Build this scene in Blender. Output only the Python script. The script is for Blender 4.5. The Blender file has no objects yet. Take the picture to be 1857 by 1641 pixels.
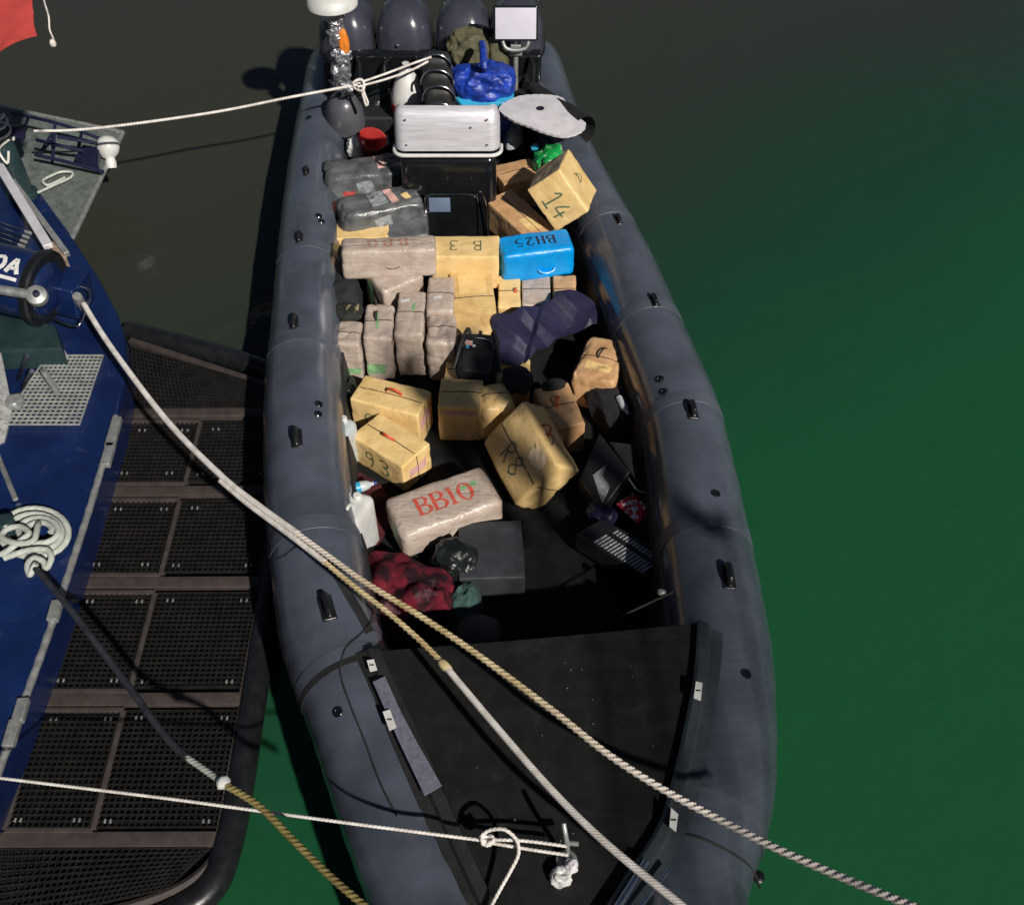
import bpy, bmesh, math, random
import numpy as np
from mathutils import Vector, Matrix, noise
from mathutils.bvhtree import BVHTree
rnd = random.Random(7)
V = Vector
sc = bpy.context.scene
COL = sc.collection

# ------------------------------------------------------------------ camera, sky, sun, exposure
FPX, PITCH, CAM_Z, CX, CY = 1900.0, math.radians(48.1), 5.85, 928.5, 820.5
cam_d = bpy.data.cameras.new('camera'); cam = bpy.data.objects.new('camera', cam_d); COL.objects.link(cam)
cam.location = (0, 0, CAM_Z); cam.rotation_euler = (math.pi/2-PITCH, 0, 0)
cam_d.sensor_width = 36; cam_d.lens = 36*FPX/1857; cam_d.clip_end = 2000; cam_d.clip_start = .05
sc.camera = cam
SUN = V((.70, -1.06, 1.0)).normalized()
world = bpy.data.worlds.new('World'); sc.world = world; world.use_nodes = True
wn = world.node_tree.nodes; wl = world.node_tree.links
sky = wn.new('ShaderNodeTexSky'); sky.sky_type = 'NISHITA'; sky.sun_disc = False
sky.sun_elevation = math.asin(SUN.z); sky.sun_rotation = math.atan2(SUN.x, SUN.y)
wl.new(sky.outputs[0], wn['Background'].inputs[0]); wn['Background'].inputs[1].default_value = .021
sun_d = bpy.data.lights.new('sun', 'SUN'); sun_d.energy = 4.5; sun_d.angle = math.radians(1.1); sun_d.color = (1, .94, .86)
sun = bpy.data.objects.new('sun', sun_d); COL.objects.link(sun); sun.location = (7, -11, 14)
sun.rotation_euler = SUN.to_track_quat('Z', 'Y').to_euler()
sc.view_settings.view_transform = 'Standard'; sc.view_settings.look = 'None'
sc.view_settings.exposure = .16; sc.view_settings.gamma = 1

# ------------------------------------------------------------------ surveying: where a sight line meets a given height
def P(px, py, z=0.):
    u = (px-CX)/FPX; v = (CY-py)/FPX
    d = V((u, math.cos(PITCH)+v*math.sin(PITCH), -math.sin(PITCH)+v*math.cos(PITCH)))
    return V((0, 0, CAM_Z))+d*((z-CAM_Z)/d.z)
def z_over(p, py):                      # height of the point above p that sights at row py
    lo, hi = -1., 5.
    for _ in range(40):
        m = (lo+hi)/2; q = V((p.x, p.y, m-CAM_Z))
        f = q.y*math.cos(PITCH)-q.z*math.sin(PITCH); v = q.y*math.sin(PITCH)+q.z*math.cos(PITCH)
        if CY-FPX*v/f > py: lo = m
        else: hi = m
    return lo

# ------------------------------------------------------------------ materials
def mat(name, col, rough=.6, metal=0., var=0., vscale=6., bump=0., bscale=60., spec=.5, col2=None, coat=0., detail=4., bdist=.01, stretch=None, sharp=False, trans=0., fac=(.35, .65), crease=0., crscale=9., stain=None, stscale=5., stpos=(.56, .72), streak=0.):
    m = bpy.data.materials.new(name); m.use_nodes = True
    n = m.node_tree.nodes; l = m.node_tree.links; b = n['Principled BSDF']
    b.inputs['Roughness'].default_value = rough; b.inputs['Metallic'].default_value = metal
    b.inputs['Specular IOR Level'].default_value = spec; b.inputs['Coat Weight'].default_value = coat
    b.inputs['Coat Roughness'].default_value = .14
    b.inputs['Transmission Weight'].default_value = trans
    tc = n.new('ShaderNodeTexCoord'); vec = tc.outputs['Object']
    if stretch:
        mp = n.new('ShaderNodeMapping'); mp.inputs['Scale'].default_value = stretch; l.new(vec, mp.inputs[0]); vec = mp.outputs[0]
    if var or col2:
        t = n.new('ShaderNodeTexNoise'); t.inputs['Scale'].default_value = vscale; t.inputs['Detail'].default_value = detail
        l.new(vec, t.inputs['Vector'])
        r = n.new('ShaderNodeValToRGB'); c2 = col2 or tuple(c*(1-var) for c in col)
        r.color_ramp.elements[0].position = fac[0]; r.color_ramp.elements[1].position = fac[1]
        r.color_ramp.elements[0].color = (*c2, 1); r.color_ramp.elements[1].color = (*col, 1)
        if sharp: r.color_ramp.interpolation = 'CONSTANT'
        l.new(t.outputs['Fac'], r.inputs[0]); l.new(r.outputs[0], b.inputs['Base Color'])
        mr = n.new('ShaderNodeMapRange'); mr.inputs['To Min'].default_value = max(0, rough-.1); mr.inputs['To Max'].default_value = min(1, rough+.12)
        t2 = n.new('ShaderNodeTexNoise'); t2.inputs['Scale'].default_value = vscale*2.7; l.new(vec, t2.inputs['Vector'])
        l.new(t2.outputs['Fac'], mr.inputs[0]); l.new(mr.outputs[0], b.inputs['Roughness'])
    else: b.inputs['Base Color'].default_value = (*col, 1)
    if stain:
        t = n.new('ShaderNodeTexNoise'); t.inputs['Scale'].default_value = stscale; t.inputs['Detail'].default_value = 10; t.inputs['Roughness'].default_value = .68; t.inputs['Distortion'].default_value = .6
        l.new(vec, t.inputs['Vector']); r3 = n.new('ShaderNodeMapRange'); r3.inputs['From Min'].default_value = stpos[0]; r3.inputs['From Max'].default_value = stpos[1]; r3.clamp = True
        l.new(t.outputs['Fac'], r3.inputs[0]); mx_ = n.new('ShaderNodeMix'); mx_.data_type = 'RGBA'; mx_.inputs['B'].default_value = (*stain, 1)
        l.new(r3.outputs[0], mx_.inputs['Factor'])
        if b.inputs['Base Color'].is_linked: l.new(b.inputs['Base Color'].links[0].from_socket, mx_.inputs['A'])
        else: mx_.inputs['A'].default_value = (*col, 1)
        l.new(mx_.outputs['Result'], b.inputs['Base Color'])
    if bump:
        t = n.new('ShaderNodeTexNoise'); t.inputs['Scale'].default_value = bscale; t.inputs['Detail'].default_value = 5
        l.new(vec, t.inputs['Vector']); bp = n.new('ShaderNodeBump'); bp.inputs['Strength'].default_value = bump; bp.inputs['Distance'].default_value = bdist
        l.new(t.outputs['Fac'], bp.inputs['Height']); last = bp
        if crease:
            wv = n.new('ShaderNodeTexNoise'); wv.inputs['Scale'].default_value = crscale*.5; l.new(vec, wv.inputs['Vector'])
            va = n.new('ShaderNodeVectorMath'); va.operation = 'MULTIPLY_ADD'; va.inputs[1].default_value = (.22, .22, .22); l.new(wv.outputs['Color'], va.inputs[0]); l.new(vec, va.inputs[2])
            vo = n.new('ShaderNodeTexVoronoi'); vo.feature = 'DISTANCE_TO_EDGE'; vo.inputs['Scale'].default_value = crscale; l.new(va.outputs[0], vo.inputs['Vector'])
            mm = n.new('ShaderNodeMapRange'); mm.inputs['From Max'].default_value = .16; mm.interpolation_type = 'SMOOTHSTEP'; l.new(vo.outputs['Distance'], mm.inputs[0])
            b2 = n.new('ShaderNodeBump'); b2.inputs['Strength'].default_value = crease; b2.inputs['Distance'].default_value = .012; l.new(mm.outputs[0], b2.inputs['Height']); l.new(bp.outputs[0], b2.inputs['Normal']); last = b2
        if streak:
            ms = n.new('ShaderNodeMapping'); ms.inputs['Scale'].default_value = (5, 34, 20); ms.inputs['Rotation'].default_value = (.3, .2, .5); l.new(tc.outputs['Object'], ms.inputs[0])
            ts = n.new('ShaderNodeTexNoise'); ts.inputs['Scale'].default_value = 1; ts.inputs['Detail'].default_value = 4; ts.inputs['Distortion'].default_value = .8; l.new(ms.outputs[0], ts.inputs['Vector'])
            b3 = n.new('ShaderNodeBump'); b3.inputs['Strength'].default_value = streak; b3.inputs['Distance'].default_value = .012; l.new(ts.outputs['Fac'], b3.inputs['Height']); l.new(last.outputs[0], b3.inputs['Normal']); last = b3
        l.new(last.outputs[0], b.inputs['Normal'])
    return m

M = {}
M['tube'] = mat('grey_inflatable_fabric', (.078, .092, .122), .22, var=.34, vscale=3.2, bump=.12, bscale=220, bdist=.003, detail=9, stain=(.10, .105, .12), stscale=3.5, stpos=(.58, .78), coat=.35)
M['band'] = mat('seam_tape_fabric', (.075, .09, .115), .45, var=.3, vscale=5, bump=.1, bscale=200, bdist=.003)
M['blackrub'] = mat('black_moulded_rubber', (.012, .013, .015), .32, var=.4, vscale=14, bump=.15, bscale=120, bdist=.004)
M['carpet'] = mat('black_deck_carpet', (.0115, .012, .0118), .95, var=.45, vscale=9, bump=.6, bscale=420, bdist=.006, spec=.2, detail=10, stain=(.026, .026, .024), stscale=5, stpos=(.56, .8))
M['liner'] = mat('black_hull_lining', (.012, .013, .015), .6, var=.4, vscale=7, bump=.2, bscale=50)
M['gel'] = mat('dark_gelcoat', (.035, .043, .05), .3, var=.35, vscale=5, bump=.1, bscale=40)
M['blackgl'] = mat('black_gloss_plastic', (.008, .009, .011), .14, var=.3, vscale=8, coat=.4)
M['cowl'] = mat('engine_cowling_paint', (.045, .046, .066), .22, var=.35, vscale=4, coat=.9, bump=.03, bscale=15)
M['alu'] = mat('brushed_aluminium', (.74, .73, .78), .36, metal=.4, var=.18, vscale=5, bump=.12, bscale=30, stretch=(1, 1, 14))
M['chrome'] = mat('polished_steel', (.72, .72, .74), .16, metal=1, var=.2, vscale=12)
M['galv'] = mat('galvanised_steel', (.42, .43, .42), .48, metal=.6, var=.35, vscale=18, bump=.2, bscale=90, bdist=.003)
M['yellow'] = mat('yellow_wrapped_paper', (.76, .55, .255), .42, col2=(.66, .45, .18), vscale=7, bump=.3, bscale=40, bdist=.006, detail=8, crease=.10, crscale=6, stain=(.42, .25, .10), stscale=6, stpos=(.55, .78), streak=.22)
M['straw'] = mat('straw_wrapped_paper', (.64, .45, .20), .45, col2=(.52, .34, .13), vscale=7, bump=.3, bscale=40, bdist=.006, detail=8, crease=.14, crscale=6, stain=(.36, .2, .08), stscale=6, stpos=(.52, .76), streak=.3)
M['tan'] = mat('tan_wrapped_paper', (.58, .36, .19), .45, col2=(.46, .26, .12), vscale=8, bump=.3, bscale=40, bdist=.006, detail=8, crease=.10, crscale=6, stain=(.3, .15, .07), stscale=6, stpos=(.56, .8), streak=.3)
M['taupe'] = mat('taupe_packing_tape', (.47, .395, .34), .3, col2=(.36, .285, .235), vscale=7, bump=.3, bscale=40, bdist=.006, detail=8, crease=.16, crscale=7, stain=(.22, .15, .12), stscale=7, stpos=(.56, .76), streak=.55)
M['dkwrap'] = mat('dark_grey_plastic_wrap', (.125, .13, .135), .3, col2=(.055, .058, .062), vscale=8, bump=.7, bscale=18, bdist=.012, detail=6)
M['bluewrap'] = mat('bright_blue_tape_wrap', (.0, .30, .74), .36, col2=(.0, .235, .62), vscale=6, bump=.25, bscale=30, bdist=.006, crease=.12, crscale=6, streak=.3)
M['pinktape'] = mat('pink_tape', (.72, .42, .38), .42, var=.25, vscale=12, bump=.2)
M['redtape'] = mat('red_tape', (.45, .06, .05), .4, var=.3, vscale=20, bump=.2)
M['greentape'] = mat('pale_green_tape', (.24, .43, .22), .38, var=.3, vscale=14, bump=.2)
M['greyt'] = mat('clear_grey_film', (.30, .33, .34), .22, var=.5, vscale=16, bump=.6, bscale=35)
M['cordblk'] = mat('black_cord', (.02, .018, .015), .8, var=.3)
M['redstrap'] = mat('red_strap', (.62, .09, .03), .6, var=.4, vscale=30, bump=.2)
M['inkgreen'] = mat('green_marker_ink', (.07, .13, .07), .55, col2=(.14, .17, .08), vscale=25)
M['inkred'] = mat('red_stencil_paint', (.55, .055, .035), .55, col2=(.46, .11, .07), vscale=30)
M['inkdark'] = mat('dark_stencil_paint', (.012, .015, .05), .5, var=.4, vscale=25)
M['inkrust'] = mat('faded_red_stencil_paint', (.36, .12, .08), .6, col2=(.33, .2, .15), vscale=35)
M['ropewhite'] = mat('white_rope_fibre', (.72, .69, .65), .8, col2=(.52, .48, .44), vscale=16, bump=.4, bscale=260, bdist=.003, detail=8)
M['ropeyellow'] = mat('yellowed_rope_fibre', (.58, .47, .27), .8, col2=(.36, .27, .12), vscale=9, bump=.4, bscale=260, bdist=.003, detail=8)
def rope_blend():
    m = mat('weathered_rope_fibre', (.58, .47, .27), .8, col2=(.36, .27, .12), vscale=9, bump=.4, bscale=260, bdist=.003, detail=8)
    n = m.node_tree.nodes; l = m.node_tree.links; b = n['Principled BSDF']; src = b.inputs['Base Color'].links[0].from_socket
    g = n.new('ShaderNodeTexCoord'); sp = n.new('ShaderNodeSeparateXYZ'); l.new(g.outputs['Object'], sp.inputs[0])
    r = n.new('ShaderNodeValToRGB'); e = r.color_ramp.elements; mr = n.new('ShaderNodeMapRange'); mr.inputs['From Min'].default_value = .2; mr.inputs['From Max'].default_value = 2.6; l.new(sp.outputs['X'], mr.inputs[0]); l.new(mr.outputs[0], r.inputs[0])
    e[0].position = .1; e[0].color = (1, 1, 1, 1); e[1].position = .35; e[1].color = (0, 0, 0, 1); a = e.new(.62); a.color = (.1, .1, .1, 1); c = e.new(.85); c.color = (1, 1, 1, 1)
    mx_ = n.new('ShaderNodeMix'); mx_.data_type = 'RGBA'; mx_.inputs['B'].default_value = (.68, .61, .55, 1); l.new(src, mx_.inputs['A']); l.new(r.outputs[0], mx_.inputs['Factor']); l.new(mx_.outputs['Result'], b.inputs['Base Color'])
    return m
M['ropeblend'] = rope_blend()
M['ropeolive'] = mat('mossy_rope_fibre', (.30, .24, .08), .85, col2=(.17, .13, .04), vscale=10, bump=.4, bscale=260, bdist=.003, detail=8)
M['ropegrey'] = mat('grey_green_rope_fibre', (.46, .49, .44), .8, col2=(.31, .34, .30), vscale=10, bump=.4, bscale=240, bdist=.003, detail=8)
M['sleeve'] = mat('dark_chafe_sleeve', (.03, .034, .045), .6, var=.5, vscale=12, bump=.3, bscale=90)
M['bluepaint'] = mat('blue_marine_paint', (.006, .018, .082), .30, col2=(.004, .012, .056), vscale=3, bump=.2, bscale=9, coat=.2, detail=9, bdist=.02, stain=(.05, .06, .10), stscale=5, stpos=(.6, .8))
M['navy'] = mat('navy_painted_tube', (.012, .014, .045), .4, var=.3, vscale=9)
M['teal'] = mat('dark_teal_painted_steel', (.022, .045, .048), .3, var=.4, vscale=5, bump=.1)
M['brownsteel'] = mat('brown_primer_steel', (.052, .041, .036), .6, col2=(.034, .026, .023), vscale=11, bump=.35, bscale=90, bdist=.003, detail=9)
M['blackmesh'] = mat('black_grating', (.013, .0115, .010), .5, var=.5, vscale=14)
M['greymesh'] = mat('grey_grating', (.19, .22, .205), .5, metal=.2, var=.35, vscale=14)
M['greymesh2'] = mat('galvanised_grating', (.40, .42, .38), .5, metal=.25, var=.35, vscale=14)
M['white'] = mat('white_plastic', (.62, .62, .60), .4, var=.2, vscale=9, bump=.06, bscale=30)
M['whitecl'] = mat('cloudy_clear_plastic', (.52, .57, .58), .25, var=.3, vscale=10, bump=.3, bscale=18)
M['panelw'] = mat('white_lamp_panel', (.55, .53, .62), .3, var=.06, vscale=9)
M['foam'] = mat('white_foam_sheet', (.62, .60, .63), .6, var=.16, vscale=8, bump=.25, bscale=40)
M['blackmat'] = mat('black_rubber_sheet', (.022, .022, .022), .5, var=.4, vscale=8, bump=.25, bscale=60)
M['redflag'] = mat('red_flag_cloth', (.50, .055, .045), .75, var=.18, vscale=9, bump=.25, bscale=380, bdist=.002)
M['indigo'] = mat('indigo_tarpaulin', (.019, .017, .054), .55, var=.35, vscale=7, bump=.3, bscale=90, crease=.15, crscale=4)
M['camo'] = mat('red_black_blanket', (.125, .009, .02), .95, col2=(.014, .004, .007), vscale=8, bump=.5, bscale=160, fac=(.42, .58), detail=3, spec=.2, stain=(.10, .05, .06), stscale=6, stpos=(.56, .63))
M['bag'] = mat('black_bin_bag', (.010, .014, .014), .34, var=.4, bump=.5, bscale=14, bdist=.02)
M['olive'] = mat('olive_canvas', (.10, .095, .05), .8, var=.45, vscale=12, bump=.6, bscale=40)
M['bluetarp'] = mat('bright_blue_tarp', (.012, .055, .42), .42, col2=(.006, .02, .17), vscale=11, bump=.7, bscale=26)
M['cyan'] = mat('cyan_plastic', (.035, .36, .60), .35, var=.25, vscale=9, bump=.1)
M['cloth'] = mat('black_cloth', (.012, .012, .016), .9, var=.4, vscale=12, bump=.5, bscale=60)
M['greybox'] = mat('slate_box_board', (.032, .036, .043), .6, var=.35, vscale=8, bump=.2)
M['carbon'] = mat('black_vinyl', (.018, .018, .02), .42, var=.4, vscale=12, bump=.3, bscale=90)
M['silverweave'] = mat('silver_mesh_fabric', (.42, .43, .45), .4, metal=.4, var=.35, vscale=40, bump=.4, bscale=240)
M['redplas'] = mat('red_plastic', (.42, .035, .03), .35, var=.25, vscale=9, bump=.1)
M['wrapred'] = mat('red_and_white_foil', (.66, .03, .045), .3, col2=(.74, .72, .73), vscale=22, bump=.5, bscale=40, fac=(.44, .47), detail=3)
M['greenbag'] = mat('green_printed_film', (.01, .28, .06), .25, col2=(.52, .58, .45), vscale=24, bump=.7, bscale=26, fac=(.36, .42))
M['orange'] = mat('orange_float_plastic', (.75, .22, .02), .5, var=.2, vscale=15)
M['lav'] = mat('lavender_light_streak', (.17, .165, .23), .85, var=.3, vscale=40, bump=.6, bscale=350)  # light falling on the black rim, put into the colour
M['foil'] = mat('crumpled_silver_tape', (.55, .55, .6), .22, metal=.75, var=.5, vscale=26, bump=1., bscale=34, bdist=.02)
M['greyfend'] = mat('grey_buoy_vinyl', (.085, .085, .10), .32, var=.25, vscale=6, bump=.1, bscale=30)

def water_material():
    m = bpy.data.materials.new('harbour_water'); m.use_nodes = True
    n = m.node_tree.nodes; l = m.node_tree.links; b = n['Principled BSDF']
    b.inputs['Roughness'].default_value = .09; b.inputs['IOR'].default_value = 1.33
    g = n.new('ShaderNodeNewGeometry')
    mp = n.new('ShaderNodeMapping'); mp.inputs['Scale'].default_value = (.16, .11, .1); l.new(g.outputs['Position'], mp.inputs[0])
    t = n.new('ShaderNodeTexNoise'); t.inputs['Scale'].default_value = 1; t.inputs['Detail'].default_value = 3; l.new(mp.outputs[0], t.inputs['Vector'])
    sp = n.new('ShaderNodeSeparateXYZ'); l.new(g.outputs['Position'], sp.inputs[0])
    # murky green water; its fade to brown beyond the quay paints the lamps' falloff
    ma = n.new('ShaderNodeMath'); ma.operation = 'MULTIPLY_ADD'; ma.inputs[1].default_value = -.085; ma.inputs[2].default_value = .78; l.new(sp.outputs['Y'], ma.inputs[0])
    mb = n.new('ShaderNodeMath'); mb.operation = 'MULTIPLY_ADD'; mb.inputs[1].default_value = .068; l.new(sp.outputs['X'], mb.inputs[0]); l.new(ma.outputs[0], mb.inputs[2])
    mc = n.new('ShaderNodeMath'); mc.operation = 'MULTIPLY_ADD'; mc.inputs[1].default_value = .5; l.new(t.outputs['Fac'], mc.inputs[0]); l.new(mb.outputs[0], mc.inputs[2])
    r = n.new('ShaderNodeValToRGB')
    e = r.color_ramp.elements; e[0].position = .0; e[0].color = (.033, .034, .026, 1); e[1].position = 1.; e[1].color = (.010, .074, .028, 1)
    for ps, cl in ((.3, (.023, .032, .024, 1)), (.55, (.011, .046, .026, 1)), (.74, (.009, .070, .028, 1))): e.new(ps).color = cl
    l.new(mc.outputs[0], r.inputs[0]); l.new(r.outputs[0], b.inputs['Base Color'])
    w = n.new('ShaderNodeTexNoise'); w.inputs['Scale'].default_value = 2.4; w.inputs['Detail'].default_value = 5; l.new(g.outputs['Position'], w.inputs['Vector'])
    bp = n.new('ShaderNodeBump'); bp.inputs['Strength'].default_value = .22; bp.inputs['Distance'].default_value = .05
    l.new(w.outputs['Fac'], bp.inputs['Height']); l.new(bp.outputs[0], b.inputs['Normal'])
    return m
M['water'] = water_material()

# ------------------------------------------------------------------ building helpers
def world_loc(o):
    p = V((0, 0, 0))
    while o: p += o.location; o = o.parent
    return p
def finish(name, bm, m, parent=None, origin=None, smooth=True, kind=None, label=None):
    me = bpy.data.meshes.new(name)
    off = world_loc(parent) if parent else (origin if origin is not None else V((0, 0, 0)))
    if off.length: bmesh.ops.translate(bm, verts=bm.verts, vec=-V(off))
    bmesh.ops.recalc_face_normals(bm, faces=bm.faces)
    bm.to_mesh(me); bm.free()
    if smooth:
        me.shade_smooth()
        if smooth != 'all': me.set_sharp_from_angle(angle=math.radians(42))
    o = bpy.data.objects.new(name, me); COL.objects.link(o)
    if m: me.materials.append(M[m] if isinstance(m, str) else m)
    if parent: o.parent = parent
    elif origin is not None: o.location = origin
    if kind: o['kind'] = kind
    if label: o['label'] = label
    return o
def thing(name, label, cat, loc, group=None):
    o = bpy.data.objects.new(name, None); COL.objects.link(o); o.location = loc; o.empty_display_size = .1
    return tag(o, label, cat, group)
def tag(o, label, cat, group=None):
    o['label'] = label; o['category'] = cat
    if group: o['group'] = group
    return o
def new(): return bmesh.new()
def catmull(pts, n=8, closed=False):
    pts = [V(p) for p in pts]; out = []; N = len(pts)
    rng = range(N if closed else N-1)
    for i in rng:
        a, b, c, d = [pts[(i+k) % N] if closed else pts[min(max(i+k, 0), N-1)] for k in (-1, 0, 1, 2)]
        for j in range(n):
            t = j/n
            out.append(.5*((2*b)+(c-a)*t+(2*a-5*b+4*c-d)*t*t+(3*b-a-3*c+d)*t**3))
    if not closed: out.append(pts[-1])
    return out
def resample(pts, step):
    out = [pts[0]]; acc = 0
    for a, b in zip(pts, pts[1:]):
        L = (b-a).length
        if L == 0: continue
        pos = step-acc
        while pos <= L:
            out.append(a.lerp(b, pos/L)); pos += step
        acc = L-(pos-step)
    if (out[-1]-pts[-1]).length > step*.3: out.append(pts[-1])
    return out
def sweep(bm, pts, rad, seg=10, closed=False, caps=True, section=None, up=None):
    """tube along pts; rad a number or list; section(i, ang) -> radius factor"""
    N = len(pts); rings = []
    T = []
    for i in range(N):
        a = pts[(i-1) % N] if closed else pts[max(i-1, 0)]; b = pts[(i+1) % N] if closed else pts[min(i+1, N-1)]
        d = (b-a); T.append(d.normalized() if d.length > 1e-9 else V((0, 0, 1)))
    u = up or (V((0, 0, 1)) if abs(T[0].z) < .9 else V((1, 0, 0)))
    nrm = (u-T[0]*u.dot(T[0])).normalized()
    for i in range(N):
        if up: nrm = (up-T[i]*up.dot(T[i])).normalized()
        else: nrm = (nrm-T[i]*nrm.dot(T[i])).normalized()
        bn = T[i].cross(nrm); r = rad[i] if hasattr(rad, '__len__') else rad
        ring = []
        for k in range(seg):
            a = 2*math.pi*k/seg; f = section(i, a) if section else 1
            ring.append(bm.verts.new(pts[i]+(nrm*math.cos(a)+bn*math.sin(a))*r*f))
        rings.append(ring)
    for i in range(N if closed else N-1):
        A, B = rings[i], rings[(i+1) % N]
        for k in range(seg):
            bm.faces.new((A[k], A[(k+1) % seg], B[(k+1) % seg], B[k]))
    if caps and not closed:
        bm.faces.new(rings[0][::-1]); bm.faces.new(rings[-1])
    return bm
def rod(a, b, r, seg=10): return sweep(new(), [V(a), V(b)], r, seg)
def pipe(pts, r, seg=10, n=6, closed=False): return sweep(new(), catmull(pts, n, closed), r, seg, closed)
def obox(bm, c, ax, ay, az, hx, hy, hz, bev=0.):
    vs = []
    for sx in (-1, 1):
        for sy in (-1, 1):
            for sz in (-1, 1): vs.append(bm.verts.new(c+ax*hx*sx+ay*hy*sy+az*hz*sz))
    fs = [(0, 1, 3, 2), (4, 6, 7, 5), (0, 4, 5, 1), (2, 3, 7, 6), (0, 2, 6, 4), (1, 5, 7, 3)]
    F = [bm.faces.new([vs[i] for i in f]) for f in fs]
    if bev:
        bmesh.ops.bevel(bm, geom=list({e for f in F for e in f.edges}), offset=bev, segments=3, profile=.6, affect='EDGES')
    return bm
X, Y, Z = V((1, 0, 0)), V((0, 1, 0)), V((0, 0, 1))
def boxz(c, yaw, hx, hy, hz, bev=.01):
    return obox(new(), V(c), V((math.cos(yaw), math.sin(yaw), 0)), V((-math.sin(yaw), math.cos(yaw), 0)), Z, hx, hy, hz, bev)
def slab(pts, thick, bev=0.):
    """polygon sheet with thickness downwards"""
    bm = new(); top = [bm.verts.new(p) for p in pts]; bot = [bm.verts.new(V(p)-Z*thick) for p in pts]; n = len(pts)
    f = bm.faces.new(top); bm.faces.new(bot[::-1])
    for i in range(n): bm.faces.new((top[i], bot[i], bot[(i+1) % n], top[(i+1) % n]))
    if bev: bmesh.ops.bevel(bm, geom=list(f.edges), offset=bev, segments=3, profile=.6, affect='EDGES')
    return bm
def lathe(prof, c, axis=Z, seg=28):
    bm = new(); axis = axis.normalized(); u = axis.orthogonal().normalized(); w = axis.cross(u); rings = []
    for r, h in prof:
        rings.append([bm.verts.new(c+axis*h+(u*math.cos(2*math.pi*k/seg)+w*math.sin(2*math.pi*k/seg))*max(r, 1e-4)) for k in range(seg)])
    for A, B in zip(rings, rings[1:]):
        for k in range(seg): bm.faces.new((A[k], A[(k+1) % seg], B[(k+1) % seg], B[k]))
    bm.faces.new(rings[0][::-1]); bm.faces.new(rings[-1])
    return bm
def rounded(c, ax, ay, az, hx, hy, hz, r, n=14, warp=None):
    """rounded block on a fine grid, warp(p local, normal local) -> local offset"""
    bm = new(); h = (hx, hy, hz); cache = {}
    def ticks(hh):
        k = min(.45, r/hh*.9) if hh else .2
        a = [-1+k*(1-math.cos(math.pi/2*i/4)) for i in range(4)]
        b = list(np.linspace(-1+k, 1-k, max(3, n-8))); return a+b+[-t for t in a[::-1]]
    tk = [ticks(q) for q in h]
    def vert(p):
        key = tuple(round(x, 5) for x in p)
        if key in cache: return cache[key]
        q = V([p[i]*h[i] for i in range(3)])
        rr = min(r, *h)*.98
        cl = V([max(-h[i]+rr, min(h[i]-rr, q[i])) for i in range(3)])
        d = q-cl; nr = d.normalized() if d.length > 1e-7 else V((0, 0, 1))
        q = cl+nr*rr if d.length > 1e-7 else q
        if warp: q = q+warp(q, nr)
        v = bm.verts.new(c+ax*q.x+ay*q.y+az*q.z); cache[key] = v; return v
    for ax_i in range(3):
        o = [i for i in range(3) if i != ax_i]
        for s in (-1, 1):
            A, B = tk[o[0]], tk[o[1]]
            for i in range(len(A)-1):
                for j in range(len(B)-1):
                    vs = []
                    for a, b in ((i, j), (i+1, j), (i+1, j+1), (i, j+1)):
                        p = [0, 0, 0]; p[ax_i] = s; p[o[0]] = A[a]; p[o[1]] = B[b]; vs.append(vert(p))
                    try: bm.faces.new(vs)
                    except ValueError: pass
    return bm
def rope_bm(pts, r, pitch=.1, lobes=3, depth=.2, seg=12, flat=1.):
    pitch *= .42; step = min(.012, pitch/8); q = resample(pts, step)
    return sweep(new(), q, r, seg, section=lambda i, a: 1-depth/2+depth/2*math.cos(lobes*a+2*math.pi*i*step/pitch))
def crumple(bm, amp, freq, seed=0):
    o = V((seed*3.7, seed*1.3, seed*.7))
    bm.normal_update()
    for v in bm.verts: v.co += v.normal*amp*noise.noise(v.co*freq+o)+noise.noise_vector(v.co*freq*.6+o)*amp*.6
    return bm
def lump(c, ax, ay, hx, hy, hz, amp=.02, freq=7, seed=0, sub=4):
    bm = new(); bmesh.ops.create_icosphere(bm, subdivisions=sub, radius=1)
    az = ax.cross(ay).normalized()
    for v in bm.verts:
        p = v.co.copy(); s = lambda t: math.copysign(abs(t)**.75, t)
        v.co = c+ax*s(p.x)*hx+ay*s(p.y)*hy+az*s(p.z)*hz
    o = V((seed*3.1, seed*1.9, seed))
    for v in bm.verts:
        d = (v.co-c).normalized(); q = v.co*freq+o
        rid = 1-2.4*abs(noise.noise(q)); rid2 = 1-2.4*abs(noise.noise(q*2.1+V((3, 1, 2)))); rid3 = 1-2.4*abs(noise.noise(q*4.3))
        v.co += d*(amp*rid+amp*.55*rid2+amp*.28*rid3)
    return bm
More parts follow.
